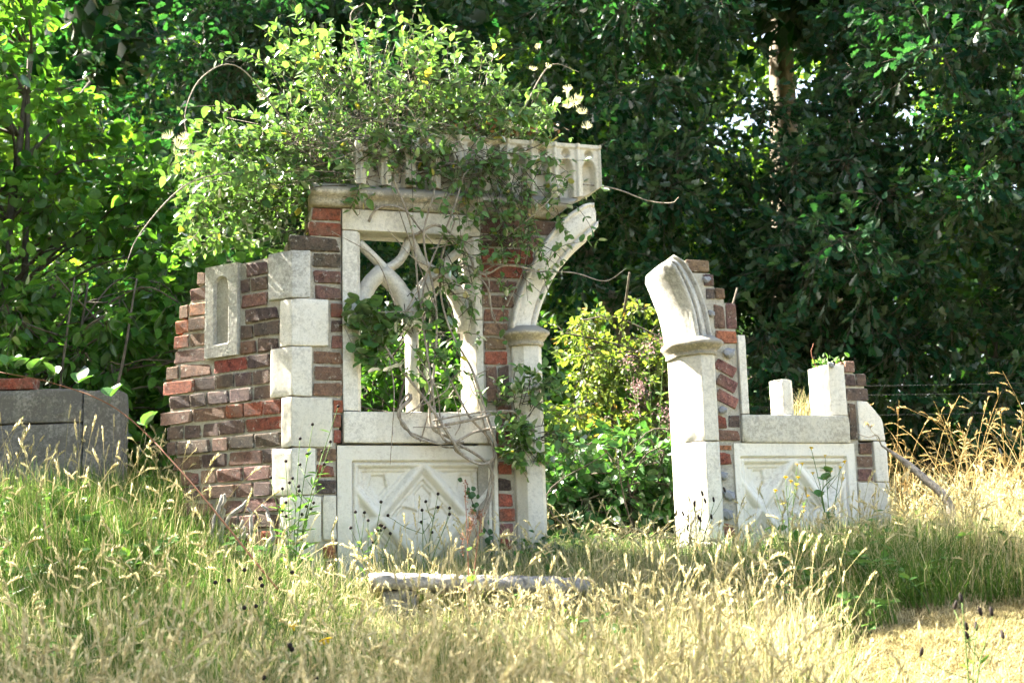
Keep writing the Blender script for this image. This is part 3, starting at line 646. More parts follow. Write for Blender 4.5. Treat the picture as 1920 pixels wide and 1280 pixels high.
# ------------------------------------------------------------------ the right ruin: pier with arch stub and low window bay
ruin2 = empty('gothic_ruin', (ORG[0] + EV[0] * 1.8, ORG[1] + EV[1] * 1.8, 0), THETA)
tag(ruin2, 'low broken stone bay with leaning arch stub, flint and brick, beside the gap', 'ruin')
def build_right():
    p = empty('tmp'); bpy.data.objects.remove(p); p = ruin2; D = -1.8
    def X(*a): return [(x + D, y) for x, y in a]
    prism('mortar', X((1.87, -.2), (1.87, 1.1), (1.835, 1.30), (1.80, 1.42), (1.80, 1.455), (1.925, 1.455), (1.945, 1.38), (1.995, 1.375), (1.998, 1.30), (2.055, 1.295), (2.056, 1.09), (2.05, .55), (2.0, .5), (2.0, -.2)), .012, .23, 'y', M_MORTAR, p, 0, 0)
    prism('mortar', X((2.66, -.2), (2.66, .99), (2.735, .99), (2.74, .94), (2.80, .935), (2.80, .80), (2.74, .78), (2.74, .57), (2.82, .57), (2.82, -.2)), .012, .21, 'y', M_MORTAR, p, 0, 0)
    RB = [(1.792, 1.921, 1.461, 1.525, 't'), (1.886, 1.942, 1.387, 1.451, 'd'), (1.895, 1.943, 1.319, 1.375, 'd'), (1.947, 1.999, 1.321, 1.378, 'b'), (1.937, 1.996, 1.166, 1.289, 'b'), (2.005, 2.061, 1.164, 1.300, 'b'), (1.938, 2.052, 1.087, 1.151, 'o'),
          (1.918, 1.975, .643, .708, 'r'), (1.983, 2.046, .647, .711, 'd'), (1.918, 2.043, .58, .634, 'p'), (1.914, 1.990, .531, .556, 'o'), (1.914, 1.990, .458, .52, 'r'), (1.914, 1.987, .087, .158, 'o'),
          (2.712, 2.792, .069, .131, 'p'), (2.712, 2.792, .0, .062, 'p'), (2.684, 2.741, .946, 1.009, 't'), (2.686, 2.745, .874, .938, 'd'), (2.752, 2.806, .875, .940, 'd'), (2.687, 2.815, .796, .862, 'd'),
          (2.690, 2.730, .583, .783, 'd'), (2.738, 2.812, .51, .568, 'b'), (2.722, 2.812, .442, .5, 'b'), (2.722, 2.810, .368, .433, 'b')]
    for x0, x1, z0, z1, cc in RB: brick(p, x0 + D, x1 + D, z0, z1, cc, y=random.uniform(-.004, .004))
    for cx, cz, ln in ((1.981, .958, .122), (1.986, .875, .115), (1.981, .795, .125)):
        brick(p, cx - ln / 2 + D, cx + ln / 2 + D, cz - .030, cz + .030, 'p', y=0, roll=.46)
    for x, z, r in ((2.005, 1.035, .032), (1.951, .735, .024), (1.945, .205, .036), (1.962, .05, .03), (1.935, .40, .026), (1.96, .30, .034), (1.90, 1.42, .022), (1.915, 1.24, .022), (2.60, .985, .02)): flint(p, x + D, z, r, -.002)
    plan = X((1.744, .06), (1.747, .035), (1.815, -.06), (1.882, -.06), (1.908, -.028), (1.908, .20), (1.744, .20))
    for z0, z1 in ((.06, .570), (.574, 1.018)): prism('pier_stone', plan, z0, z1, 'z', M_STONE, p, .0035, .0008)
    moulding(plan, [(0, 1.012), (.014, 1.015), (.016, 1.026), (.010, 1.032), (.022, 1.042), (.042, 1.058), (.056, 1.066), (.058, 1.076), (.048, 1.088), (.0, 1.112)], 'capital', M_LICHEN, p)
    moulding(plan, [(.06, -.2), (.058, .0), (.04, .012), (.032, .03), (.036, .045), (.02, .06), (0, .068)], 'pier_base', M_GREY, p)
    sec = [(0, .23), (0, .0), (.04, -.022), (.10, -.024), (.13, .004), (.18, .010), (.22, -.016), (.40, -.046), (.465, -.054), (.49, -.030), (.50, -.004), (.53, -.006), (.545, -.036), (.57, -.056), (.64, -.062), (.70, -.050), (.76, -.022), (.84, -.008), (.90, .020), (1.0, .06), (1.0, .23)]
    inn = X((1.745, 1.08), (1.743, 1.13), (1.724, 1.239), (1.684, 1.358), (1.638, 1.475)); out = X((1.912, 1.08), (1.908, 1.13), (1.888, 1.26), (1.848, 1.385), (1.785, 1.495), (1.728, 1.548))
    a = arch_piece(inn, out, sec, 'arch_rib', M_GREY, p, 22, .009); a['label'] = 'leaning stub of the arch with a grooved moulding'
    # window bay
    prism('jamb_stone', X((2.060, -.004), (2.100, -.004), (2.118, .03), (2.118, .17), (2.060, .17)), .718, 1.131, 'z', M_STONE, p, .004, .001)
    prism('sill_stone', [(2.054 + D, .714), (2.684 + D, .714), (2.684 + D, .568), (2.054 + D, .568)], -.012, .19, 'y', M_SILL, p, .010, .0015)
    prism('mullion_stub', X((2.318, .02), (2.362, .02), (2.392, .055), (2.392, .115), (2.362, .15), (2.318, .15), (2.290, .115), (2.290, .055)), .717, .905, 'z', M_STONE, p, .003, .002)
    prism('jamb_stub', X((2.592, .01), (2.678, -.004), (2.678, .17), (2.558, .17), (2.558, .05)), .717, .985, 'z', M_STONE, p, .004, .002)
    pn = panel(p, 2.003 + D, 2.705 + D, 2.345 + D, .312, .497); pn['label'] = 'white stone panel carved with a lozenge under the broken sill'
    prism('buttress_stone', [(2.742 + D, .583), (2.742 + D, .793), (2.80 + D, .790), (2.885 + D, .70), (2.898 + D, .583)], -.006, .20, 'y', M_STONE, p, .005, .0015)
    stone(p, 'buttress_stone', 2.822 + D, 2.900 + D, -.006, .20, .364, .579, M_STONE)
    stone(p, 'buttress_stone', 2.712 + D, 2.896 + D, -.008, .20, .150, .360, M_STONE)
    stone(p, 'buttress_stone', 2.798 + D, 2.892 + D, -.006, .20, -.15, .146, M_STONE)
build_right()

# ------------------------------------------------------------------ low dark wall at the left
def build_low():
    t = empty('low_wall', (-2.7, 7.2, 0)); tag(t, 'low dark concrete slab wall with bricks on top, left of the ruin', 'wall', kind='thing')
    stone(t, 'slab', .36, .56, -.01, .16, .34, .985, M_SLAB, .014, .0045)
    stone(t, 'slab', -1.2, .355, 0, .16, .815, 1.0, M_SLAB, .014, .0045)
    stone(t, 'slab', -1.2, .355, -.006, .16, .34, .808, M_SLAB, .014, .0045)
    x = -1.1
    while x < .02: L = random.choice((.105, .2)); brick(t, x, x + L, 1.005, 1.068, random.choice('bbr'), y=.01); x += L + .01
    for i in range(3): brick(t, -.30 + i * .02, -.13 + i * .02, .60 + i * .07, .66 + i * .07, 'b', y=-.13)
build_low()

# ------------------------------------------------------------------ trees and shrubs
def rand_dirs(n, rng, down=0.0, flat=0.0):
    d = rng.normal(0, 1, (n, 3)); d[:, 2] = d[:, 2] * (1 - flat) - down; return norm(d)
def clump_leaves(mb, twg, ctr, r, tmpl, size, rng, twigs=9, per=9, down=.15, spread=.75, wood=True, upn=.9):
    """A leafy spray: twigs radiate from ctr, leaves sit along their outer part."""
    d = rand_dirs(twigs, rng, down, .25); L = r * rng.uniform(.65, 1.15, twigs)
    pos = []; dr = []
    for k in range(twigs):
        t = np.sort(rng.uniform(.30, 1.0, per)); side = rng.normal(0, 1, (per, 3))
        sag = np.zeros((per, 3)); sag[:, 2] = -.18 * L[k] * t ** 2
        pos.append(ctr + d[k] * L[k] * t[:, None] + sag + side * size * .22); dr.append(d[k] * .8 + norm(side) * spread + np.array([0, 0, -.25]))
        if wood and twg is not None:
            e = ctr + d[k] * L[k]; e = e + np.array([0, 0, -.18 * L[k]])
            tube(twg, [ctr + d[k] * L[k] * .12, (ctr + e) / 2 + np.array([0, 0, .04 * L[k]]) + rng.normal(0, .02, 3), e], [.0028, .0022, .0014], 3, False)
    pos = np.concatenate(pos); dr = np.concatenate(dr); n = len(pos)
    nr = rng.normal(0, .6, (n, 3)); nr[:, 2] += upn
    leaves(mb, pos, dr, nr, size * rng.uniform(.6, 1.2, n), tmpl, np.clip(rng.normal(.45, .22, n) + rng.normal(0, .12), 0, 1))

def in_boxes(boxes, n, rng):
    """Clump centres in weighted boxes (x0,x1,y0,y1,z0,z1,weight), with rounded corners."""
    w = np.array([b[6] for b in boxes], float); w /= w.sum(); out = []
    while len(out) < n:
        b = boxes[rng.choice(len(boxes), p=w)]; q = rng.uniform(-1, 1, 3)
        if np.sum(np.abs(q) ** 3.2) > 1.25: continue
        out.append([(b[2 * i] + b[2 * i + 1]) / 2 + q[i] * (b[2 * i + 1] - b[2 * i]) / 2 for i in range(3)])
    return np.array(out)

def tree(name, label, cat, base, trunk, tr_r, boxes, nclump, r, tmpl, size, lmat, bmat, seed, twigs=9, per=9, group=None, limb=True, wood=True, down=.15, top=None, clear=None, upn=.9, stems=1):
    rng = np.random.default_rng(seed)
    bz = float(gz(base[0], base[1])); root = empty(name, (base[0], base[1], bz)); tag(root, label, cat, group)
    o = np.array([base[0], base[1], bz])
    tb = MB(); path = None
    for k in range(stems):
        pts = [o + np.array([rng.uniform(-.15, .15) * (k > 0), rng.uniform(-.1, .1) * (k > 0), -.15])] + [np.array(t, float) + (rng.normal(0, .25, 3) * np.array([1, 1, 0]) if k else 0) for t in trunk]
        pt = curve_pts(pts, 7); h = np.linspace(0, 1, len(pt))
        tube(tb, pt, tr_r * (1 - .7 * h) * (1 + .5 * np.exp(-h * 18)) * (1 if k == 0 else .7), 12 if tr_r > .08 else 7)
        if k == 0: path = pt
    tb.build('trunk', bmat, root, smooth=True, loc=tuple(o)).location = (0, 0, 0)
    C_ = in_boxes(boxes, nclump, rng)
    if clear: # an opening where the trunk shows
        a0, a1, e0 = clear; r_ = C_[:, 0] / C_[:, 1]; C_ = C_[~((r_ > a0) & (r_ < a1) & (C_[:, 2] / C_[:, 1] > e0))]
    lb = MB(); tw = MB()
    for c in C_:
        clump_leaves(lb, tw, c, r * rng.uniform(.75, 1.25), tmpl, size, rng, twigs, per, down, wood=wood, upn=upn)
    if top:
        for c in in_boxes(top[0], top[1], rng): clump_leaves(lb, None, c, top[2], LEAF_FAR, top[3], rng, 11, 11, .1, wood=False)
    if limb:
        for c in C_[:: (2 if nclump > 60 else 1)]:
            hd = math.hypot(*(path[len(path) // 2] - c)[:2]); a = path[np.argmin(np.abs(path[:, 2] - (c[2] - rng.uniform(.15, .6) * hd)))]
            if hd > 2.2: continue
            md = (a + c) / 2 + np.array([0, 0, .12 * np.linalg.norm(c - a)]) + rng.normal(0, .08, 3)
            rr = min(tr_r * .22, .010 + .009 * np.linalg.norm(c - a))
            tube(tw, curve_pts([a, md, c], 4), np.linspace(rr, .006, 9), 4, False)
    if tw.n: tw.build('limbs', M_TWIG, root, smooth=True, loc=tuple(o)).location = (0, 0, 0)
    cr = lb.build('crown', lmat, root, loc=tuple(o)); cr.location = (0, 0, 0)
    return root

# left edge: hazel above, dogwood below
tree('hazel_tree', 'broad-leaved hazel filling the upper left corner with sunlit sprays', 'tree', (-3.5, 8.9), [(-3.5, 8.9, 1.6), (-3.3, 8.8, 3.6)], .06,
     [(-4.9, -2.8, 7.6, 9.2, .5, 4.0, 5), (-2.9, -1.75, 8.0, 9.2, .5, 2.8, 2.2)], 185, .30, LEAF_ROUND, .082, M_HAZEL, M_TWIG, 21, 9, 9, stems=4, down=.1)
tree('dogwood_shrub', 'dogwood shrub with drooping pointed leaves behind the low dark wall', 'shrub', (-2.6, 7.75), [(-2.6, 7.75, .9), (-2.5, 7.7, 1.7)], .022,
     [(-3.3, -1.75, 7.45, 8.1, .35, 1.75, 1)], 60, .24, LEAF_OVATE, .085, M_HAZEL, M_TWIG, 22, 7, 8, stems=5, down=.5)
# the oaks behind the ruin
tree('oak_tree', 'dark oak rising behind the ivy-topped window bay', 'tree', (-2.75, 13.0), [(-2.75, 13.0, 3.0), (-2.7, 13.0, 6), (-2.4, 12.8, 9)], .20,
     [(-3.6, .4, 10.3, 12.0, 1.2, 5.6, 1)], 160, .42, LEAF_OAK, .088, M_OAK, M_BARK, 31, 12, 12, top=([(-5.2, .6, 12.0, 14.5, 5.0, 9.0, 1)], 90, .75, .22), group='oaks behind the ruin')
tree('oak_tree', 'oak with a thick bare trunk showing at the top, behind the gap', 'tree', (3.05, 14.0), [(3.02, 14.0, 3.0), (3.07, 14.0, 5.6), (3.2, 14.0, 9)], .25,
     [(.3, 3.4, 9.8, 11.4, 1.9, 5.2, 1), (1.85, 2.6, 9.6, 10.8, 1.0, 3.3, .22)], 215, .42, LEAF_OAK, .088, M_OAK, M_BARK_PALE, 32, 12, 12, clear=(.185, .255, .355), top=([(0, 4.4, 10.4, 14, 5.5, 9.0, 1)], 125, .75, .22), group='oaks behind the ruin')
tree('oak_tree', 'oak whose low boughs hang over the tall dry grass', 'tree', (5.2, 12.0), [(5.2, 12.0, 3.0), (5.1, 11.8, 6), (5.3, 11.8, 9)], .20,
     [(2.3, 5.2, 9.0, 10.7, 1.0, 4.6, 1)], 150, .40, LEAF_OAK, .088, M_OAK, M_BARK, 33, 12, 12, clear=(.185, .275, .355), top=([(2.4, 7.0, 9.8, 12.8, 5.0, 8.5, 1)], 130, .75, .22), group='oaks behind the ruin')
tree('oak_tree', 'slimmer oak with a leaning sunlit trunk near the bright sky gap', 'tree', (4.0, 16.0), [(4.1, 16.0, 3.0), (4.4, 16.0, 6.2), (4.9, 16.0, 9)], .15,
     [(3.2, 7.5, 14.5, 17.5, 5.5, 9.0, 1)], 40, .6, LEAF_SIMPLE, .15, M_FAR, M_BARK_PALE, 34, 10, 11, wood=False, group='oaks behind the ruin')
def leaning():
    t = empty('fallen_tree', (1.35, 12.2, float(gz(1.35, 12.2)))); tag(t, 'bare pale dead trunk leaning in the wood, seen through the arch gap', 'trunk')
    mb = MB(); tube(mb, curve_pts([(1.45, 12.2, 0), (1.05, 12.0, 2.0), (.80, 11.9, 2.6), (.35, 11.8, 4.0)], 6), np.linspace(.12, .06, 19), 10)
    mb.build('stem', M_BARK_PALE, t, smooth=True, loc=tuple(t.location)).location = (0, 0, 0)
    m2 = MB(); tube(m2, curve_pts([(.8, 11.9, 2.6), (1.1, 11.8, 3.0), (1.2, 11.7, 3.6)], 4), np.linspace(.035, .01, 9), 6)
    m2.build('branch', M_BARK_PALE, t, smooth=True, loc=tuple(t.location)).location = (0, 0, 0)
leaning()
# bright thicket behind the arch
tree('hawthorn_shrub', 'yellowing sunlit hawthorn glowing through the arch gap', 'shrub', (1.0, 8.7), [(1.0, 8.7, .9), (1.05, 8.6, 1.8)], .035,
     [(.25, 1.35, 8.3, 9.2, .45, 1.62, 1)], 90, .20, LEAF_OVATE, .042, M_YELL, M_TWIG, 41, 9, 13, stems=4)
tree('bramble_bush', 'dark green bramble thicket growing just behind the arch gap', 'bramble', (.65, 7.6), [(.65, 7.6, .3), (.6, 7.5, .6)], .012,
     [(.0, 1.35, 7.5, 8.4, .05, .72, 1)], 70, .20, LEAF_ROUND, .060, M_BRAMBLE, M_TWIG, 42, 8, 9, stems=5)
tree('elder_shrub', 'leafy shrub seen through the lower window lights', 'shrub', (-.6, 8.4), [(-.6, 8.4, .8), (-.5, 8.4, 1.7)], .025,
     [(-1.6, .2, 8.1, 9.2, .1, 1.6, 1)], 105, .24, LEAF_OVATE, .065, M_HAZEL, M_TWIG, 43, 8, 9, stems=4)
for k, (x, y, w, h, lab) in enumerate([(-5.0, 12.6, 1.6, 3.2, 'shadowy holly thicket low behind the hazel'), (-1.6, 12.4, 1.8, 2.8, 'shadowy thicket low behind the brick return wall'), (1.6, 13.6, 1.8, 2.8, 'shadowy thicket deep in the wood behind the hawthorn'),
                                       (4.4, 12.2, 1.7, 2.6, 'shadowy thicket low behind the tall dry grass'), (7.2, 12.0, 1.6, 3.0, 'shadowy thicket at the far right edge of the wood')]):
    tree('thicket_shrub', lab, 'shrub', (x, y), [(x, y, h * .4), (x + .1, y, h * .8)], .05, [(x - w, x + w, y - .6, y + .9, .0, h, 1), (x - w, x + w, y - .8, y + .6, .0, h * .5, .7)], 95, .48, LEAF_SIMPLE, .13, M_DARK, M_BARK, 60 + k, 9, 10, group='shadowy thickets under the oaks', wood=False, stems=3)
# the sunlit wood beyond
for k, (x, y, w, h, lab) in enumerate([(-8.5, 18, 3.0, 10, 'bright tree deep in the wood at the far left'), (-4.6, 21, 3.0, 11, 'bright tree deep in the wood behind the hazel'), (-.8, 19, 2.6, 10.5, 'bright tree deep in the wood behind the window bay'),
                                       (2.4, 20, 2.6, 10.5, 'bright tree deep in the wood behind the arch gap'), (9.8, 20, 2.6, 10.5, 'bright tree deep in the wood beyond the sky gap'), (6.4, 21, 1.9, 6.6, 'bright low tree deep in the wood below the sky gap'), (12.0, 19, 2.8, 10, 'bright tree deep in the wood at the far right')]):
    tree('woodland_tree', lab, 'tree', (x, y), [(x, y, h * .35), (x + .2, y, h * .8)], .2, [(x - w, x + w, y - 1.5, y + 1.5, .6, h, 1)], 135, .8, LEAF_FAR, .20, M_FAR, M_BARK, 80 + k, 11, 12, group='sunlit trees deep in the wood', wood=False)
for k, (x, w, h, lab) in enumerate([(-13, 4, 13, 'pale far tree closing the wood at the outer left'), (-6.5, 4, 14, 'pale far tree closing the wood behind the hazel'), (0, 4, 14, 'pale far tree closing the wood behind the parapet'), (4.2, 2.0, 8.2, 'pale low far tree below the sky gap'), (12.6, 3.4, 14, 'pale far tree closing the wood right of the sky gap'), (17, 4, 13, 'pale far tree closing the wood at the outer right')]):
    tree('woodland_tree', lab, 'tree', (x, 27.0), [(x, 27, h * .35), (x + .2, 27, h * .8)], .25, [(x - w, x + w, 25.5, 29, .2, h, 1)], 175, 1.1, LEAF_FAR, .34, M_FAR, M_BARK, 90 + k, 11, 11, group='far trees closing the wood', wood=False)
# unseen oak added left of the frame, its crown shading the near grass
tree('oak_tree', 'big unseen oak added outside the left edge to shade the near grass', 'tree', (-7.0, 6.0), [(-7, 6, 3), (-6.8, 6, 6)], .25,
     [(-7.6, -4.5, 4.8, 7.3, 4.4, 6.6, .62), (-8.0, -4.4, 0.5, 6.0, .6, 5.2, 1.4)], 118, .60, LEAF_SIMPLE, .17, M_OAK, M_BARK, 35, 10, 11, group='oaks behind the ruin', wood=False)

tree('unseen_lime_tree', 'tall unseen lime added outside the left edge to shade the hazel', 'tree', (-6.5, 10.8), [(-6.5, 10.8, 3), (-6.4, 10.7, 7)], .22,
     [(-9, -5.0, 8.9, 12.2, 3.0, 6.2, 1)], 44, .75, LEAF_FAR, .22, M_OAK, M_BARK, 36, 11, 11, wood=False)  # unseen tree put in to keep the sun off the hazel
tree('oak_tree', 'great unseen oak added beside the camera to darken the left-facing stone', 'tree', (-6.8, -1.0), [(-6.8, -1, 3), (-6.6, -1, 8)], .35,
     [(-10, -3.9, -7, 3.5, .4, 9.5, 1)], 120, 1.1, LEAF_FAR, .32, M_OAK, M_BARK, 37, 11, 11, group='oaks behind the ruin', wood=False, limb=False)  # added out of view, blocks sky light from faces turned left

# ------------------------------------------------------------------ honeysuckle over the window bay
def honeysuckle():
    rng = np.random.default_rng(5)
    root = W(.62, .02, .0); t = empty('honeysuckle', tuple(root)); tag(t, 'big honeysuckle tangled through the window and heaped over the parapet', 'climber')
    st = MB(); lf = MB(); tw = MB(); dd = MB(); flowers = []
    def leaf_twig(p0, p1, rise, n, size, r=.0018, first=.35, tint=0., m=lf, tm=LEAF_OVATE):
        md = (p0 + p1) / 2 + np.array([0, 0, rise]) + rng.normal(0, .03, 3)
        c = curve_pts([p0, md, p1], 6); tube(tw, c, np.linspace(r * 1.5, r * .6, len(c)), 3, False, rng.uniform(0, 1))
        f = np.linspace(first, 1.0, n) * (len(c) - 1); i = np.minimum(f.astype(int), len(c) - 2); fr = (f - i)[:, None]
        pos = c[i] * (1 - fr) + c[i + 1] * fr; ax = norm(c[i + 1] - c[i])
        sd = norm(np.cross(ax, rng.normal(0, 1, (n, 3)) + np.array([0, 0, .6])))
        for sg in (-1, 1):
            k = rng.random(n) < .9
            d = sd * sg + ax * .55 + rng.normal(0, .2, (n, 3)); nr = rng.normal(0, .45, (n, 3)) + np.array([0, -.25, .9])
            leaves(m, pos[k], d[k], nr[k], size * rng.uniform(.45, 1.4, k.sum()), tm, np.clip(rng.normal(.42 + tint, .2, k.sum()), 0, 1))
        return c
    # woody stems
    ctr = [[(.62, .02, .05), (.66, .05, .35), (.70, .07, .55), (.55, .06, .72), (.42, .05, 1.0), (.36, .06, 1.3), (.30, .07, 1.6), (.22, .09, 1.85)],
           [(.60, .02, .05), (.68, .06, .40), (.50, .09, .57), (.40, .08, .66), (.40, .05, .95), (.42, .06, 1.25), (.38, .08, 1.55), (.42, .1, 1.8)],
           [(.74, .06, .62), (.58, .09, .60), (.47, .1, .55), (.40, .08, .75), (.36, .05, 1.1), (.40, .06, 1.4), (.5, .09, 1.7), (.6, .1, 1.9)],
           [(.55, .10, .50), (.46, .11, .58), (.34, .08, .80), (.20, .03, 1.0), (.10, .03, 1.12)],
           [(.50, .09, .52), (.62, .10, .44), (.70, .10, .55), (.62, .06, .85), (.5, .05, 1.1), (.46, .07, 1.42), (.52, .10, 1.66)],
           [(.40, .08, .62), (.62, .11, .67), (.80, .10, .70), (.9, .09, .62)],
           [(.30, .05, .78), (.24, .06, .66), (.38, .07, .56), (.55, .1, .55)],
           [(.40, .07, 1.35), (.55, .08, 1.40), (.66, .08, 1.33), (.72, .07, 1.15)],
           [(.30, .06, 1.55), (.46, .09, 1.62), (.60, .09, 1.45), (.66, .08, 1.38), (.80, .08, 1.43), (.95, .08, 1.40)],
           [(.10, .03, 1.62), (.18, .06, 1.70), (.30, .08, 1.66), (.42, .08, 1.52)]]
    for c in ctr:
        for rep in range(2 if c in ctr[5:8] else 1):
            cc = np.array([W(s, n, z) for s, n, z in c]) + rng.normal(0, .018, (len(c), 3)) * (1 if rep else .3)
            pt = curve_pts(cc, 7); pt[1:-1] += .012 * np.sin(np.linspace(0, rng.uniform(9, 22), len(pt)) + rng.uniform(0, 6))[1:-1, None] * (EV + .3 * NV); tube(st, pt, np.linspace(rng.uniform(.006, .010) if rep == 0 else .005, rng.uniform(.003, .005), len(pt)), 6)
    for k in range(22): # finer dry stems
        s0, z0 = rng.uniform(.15, .8), rng.uniform(.55, 1.7); a = W(s0, rng.uniform(.02, .1), z0)
        b = W(s0 + rng.normal(0, .25), rng.uniform(.02, .14), np.clip(z0 + rng.normal(.1, .3), .45, 1.9)); m = (a + b) / 2 + rng.normal(0, .06, 3)
        tube(st, curve_pts([a, m, b], 6), np.linspace(.004, .002, 13), 4, False)
    # crown
    def crown_pt(rad):
        d = rand_dirs(1, rng)[0]
        s, n, z = d[0], d[1], d[2]
        s *= (1.05 if s < 0 else 1.0); z *= (.70 if z > 0 else (.42 if s < -.1 else .22)); n *= .46
        return W(.27 + s * rad, -.20 + n * rad, 2.06 + z * rad - .10 * abs(s) * rad)
    for k in range(450):
        rad = rng.uniform(.35, 1.2) ** .8; p1 = crown_pt(rad); p0 = p1 * .45 + W(.2, -.1, 1.92) * .55 + rng.normal(0, .08, 3)
        p0 = p1 + (p0 - p1) * min(1, .42 / (np.linalg.norm(p0 - p1) + 1e-6))
        leaf_twig(p0, p1, rng.uniform(.0, .07), rng.integers(6, 11), .046)
    for k in range(240): # leafless dry twigs
        p1 = crown_pt(rng.uniform(.4, 1.03)); p0 = W(rng.uniform(-.3, .9), rng.uniform(-.2, .05), rng.uniform(1.85, 2.1)); m = (p0 + p1) / 2 + rng.normal(0, .07, 3)
        tube(st, curve_pts([p0, m, p1], 5), np.linspace(.0035, .0014, 11), 3, False)
    # left cascade over the return wall
    for k in range(120):
        s1 = rng.uniform(-.78, -.22); p1 = W(s1, rng.uniform(-.5, -.02), rng.uniform(1.50, 1.95)); p0 = p1 + EV * rng.uniform(.1, .35) + np.array([0, 0, rng.uniform(.05, .25)])
        leaf_twig(p0, p1, .03, rng.integers(6, 9), .046)
    for k in range(120): # the right shoulder
        s1 = rng.uniform(.45, 1.16); p1 = W(s1, rng.uniform(-.4, .12), 2.08 + rng.uniform(0, .42) * (1 - .4 * s1)); p0 = p1 - EV * rng.uniform(.05, .3) + np.array([0, 0, rng.uniform(-.12, .05)])
        leaf_twig(p0, p1, .03, rng.integers(5, 9), .044, tint=.05)
    # upright shoots on top
    for k in range(34):
        s = rng.uniform(-.25, .95); p0 = W(s, rng.uniform(-.35, .05), 2.25 + .25 * math.exp(-((s - .3) / .35) ** 2)); p1 = p0 + np.array([rng.normal(0, .08), rng.normal(0, .05), rng.uniform(.18, .36)])
        leaf_twig(p0, p1, 0, rng.integers(6, 9), .040, first=.2, tint=.15)
    # drapes on the front
    for k in range(54):
        s = rng.uniform(.05, 1.05) if k % 4 == 0 else rng.uniform(.5, 1.08); z0 = rng.uniform(1.75, 2.05); p0 = W(s, rng.uniform(.03, .12), z0); p1 = W(s + rng.normal(0, .14), rng.uniform(.06, .18), z0 - rng.uniform(.12, .42))
        leaf_twig(p0, p1, .03, rng.integers(4, 8), .040)
    for k in range(44):
        s = rng.uniform(.40, 1.0); z0 = rng.uniform(1.3, 1.7); p0 = W(s, .08, z0); p1 = W(s + rng.normal(.05, .13), rng.uniform(.08, .2), z0 + rng.normal(-.05, .13))
        leaf_twig(p0, p1, .02, rng.integers(4, 7), .038, tint=.1)
    # leaves crowding the window lights
    for k in range(30):
        s = rng.uniform(.0, .22); z = rng.uniform(.92, 1.22); p0 = W(s + .12, .03, z - .05); p1 = W(s, rng.uniform(.01, .09), z)
        leaf_twig(p0, p1, .02, 4, .055, tm=LEAF_ROUND, tint=-.1)
    for k in range(34):
        s = rng.uniform(.30, .66); z = rng.uniform(.75, 1.22); p0 = W(s - .06, .05, z + .06); p1 = W(s, rng.uniform(-.02, .09), z)
        leaf_twig(p0, p1, .02, 4, .046, tint=-.05)
    # the trailing mass at the pier foot
    for k in range(62):
        s = rng.uniform(.70, 1.12); z = rng.uniform(.38, .95 - .5 * abs(s - .98)); p1 = W(s, rng.uniform(.05, .22), z); p0 = W(.74 + rng.normal(0, .06), .07, .66 + rng.normal(0, .05)) * .5 + p1 * .5
        leaf_twig(p0, p1, .03, rng.integers(4, 7), .044, tint=.05)
    # dry brown leaves caught behind the parapet
    n = 140; s = rng.uniform(.45, 1.15, n); pos = np.array([W(a, b, c) for a, b, c in zip(s, rng.uniform(-.2, .05, n), 2.10 + rng.uniform(0, .12, n))])
    leaves(dd, pos, rng.normal(0, 1, (n, 3)), rng.normal(0, 1, (n, 3)), rng.uniform(.025, .045, n), LEAF_OVATE, rng.random(n))
    # whips that reach out
    for c in ([(1.18, -.02, 1.90), (1.40, .0, 1.88), (1.58, .02, 1.82), (1.70, .04, 1.81), (1.74, .05, 1.84)], [(.88, .08, 1.40), (1.12, .10, 1.40), (1.28, .12, 1.36), (1.40, .12, 1.43)],
              [(-.25, -.1, 2.1), (-.5, -.05, 2.38), (-.68, .0, 2.30), (-.76, .0, 2.1), (-.72, .02, 1.9)], [(-.5, .0, 1.85), (-.75, .05, 1.75), (-.95, .1, 1.5), (-1.02, .1, 1.32)],
              [(.95, -.1, 2.3), (1.1, -.08, 2.55), (1.25, -.05, 2.52)], [(.1, -.1, 2.5), (.05, -.1, 2.72), (.12, -.1, 2.8)]):
        tube(st, curve_pts([W(*q) for q in c], 7), np.linspace(.0045, .0018, (len(c) - 1) * 7 + 1), 5, False)
    L = tuple(root)
    for mb, nm, mt in ((st, 'stems', M_VINE), (tw, 'twigs', M_TWIG), (lf, 'foliage', M_HONEY), (dd, 'dead_leaves', M_DEADLEAF)):
        o = mb.build(nm, mt, t, loc=L); o.location = (0, 0, 0)
        if nm in ('foliage', 'dead_leaves', 'twigs'): o['kind'] = 'stuff'
    # flower heads: whorls of curved cream trumpets
    fm = MB()
    for k in range(16):
        a = k * 2.4; d = np.array([math.cos(a), math.sin(a), .5 + .5 * random.random()]); d /= np.linalg.norm(d); q = np.array([d * .008, d * .026, d * .040 + np.array([0, 0, .002])])
        tube(fm, q, [.0014, .0018, .0026], 5, False)
        for s in (-1, 0, 1): tube(fm, [q[2], q[2] + d * .010 + np.array([s * .006, s * .004, -.006 if s else .009])], [.0016, .0004], 4, False)
    me = fm.mesh('flower'); me.materials.append(M_CREAM)
    for s, n, z, k in [(1.22, -.05, 2.34, 1.5), (1.25, -.03, 2.28, 1.3), (1.20, -.08, 2.42, 1.2), (1.27, -.02, 2.20, 1.3), (-.79, .02, 1.93, 1.8), (-.83, .03, 1.97, 1.4), (1.17, -.02, 2.30, 1.2), (1.24, -.06, 2.37, 1.2), (1.15, .02, 2.38, 1.0), (-.76, .04, 1.97, 1.2), (-.80, .0, 1.90, 1.3), (.98, .0, 2.48, 1.0), (.05, .1, 2.34, .9), (.80, .12, 2.12, 1.1), (-.42, .08, 2.18, 1.0), (.5, .05, 2.62, .9), (-.3, .06, 2.45, .9), (1.05, .02, 2.50, .8), (1.02, -.02, 2.62, .8)]:
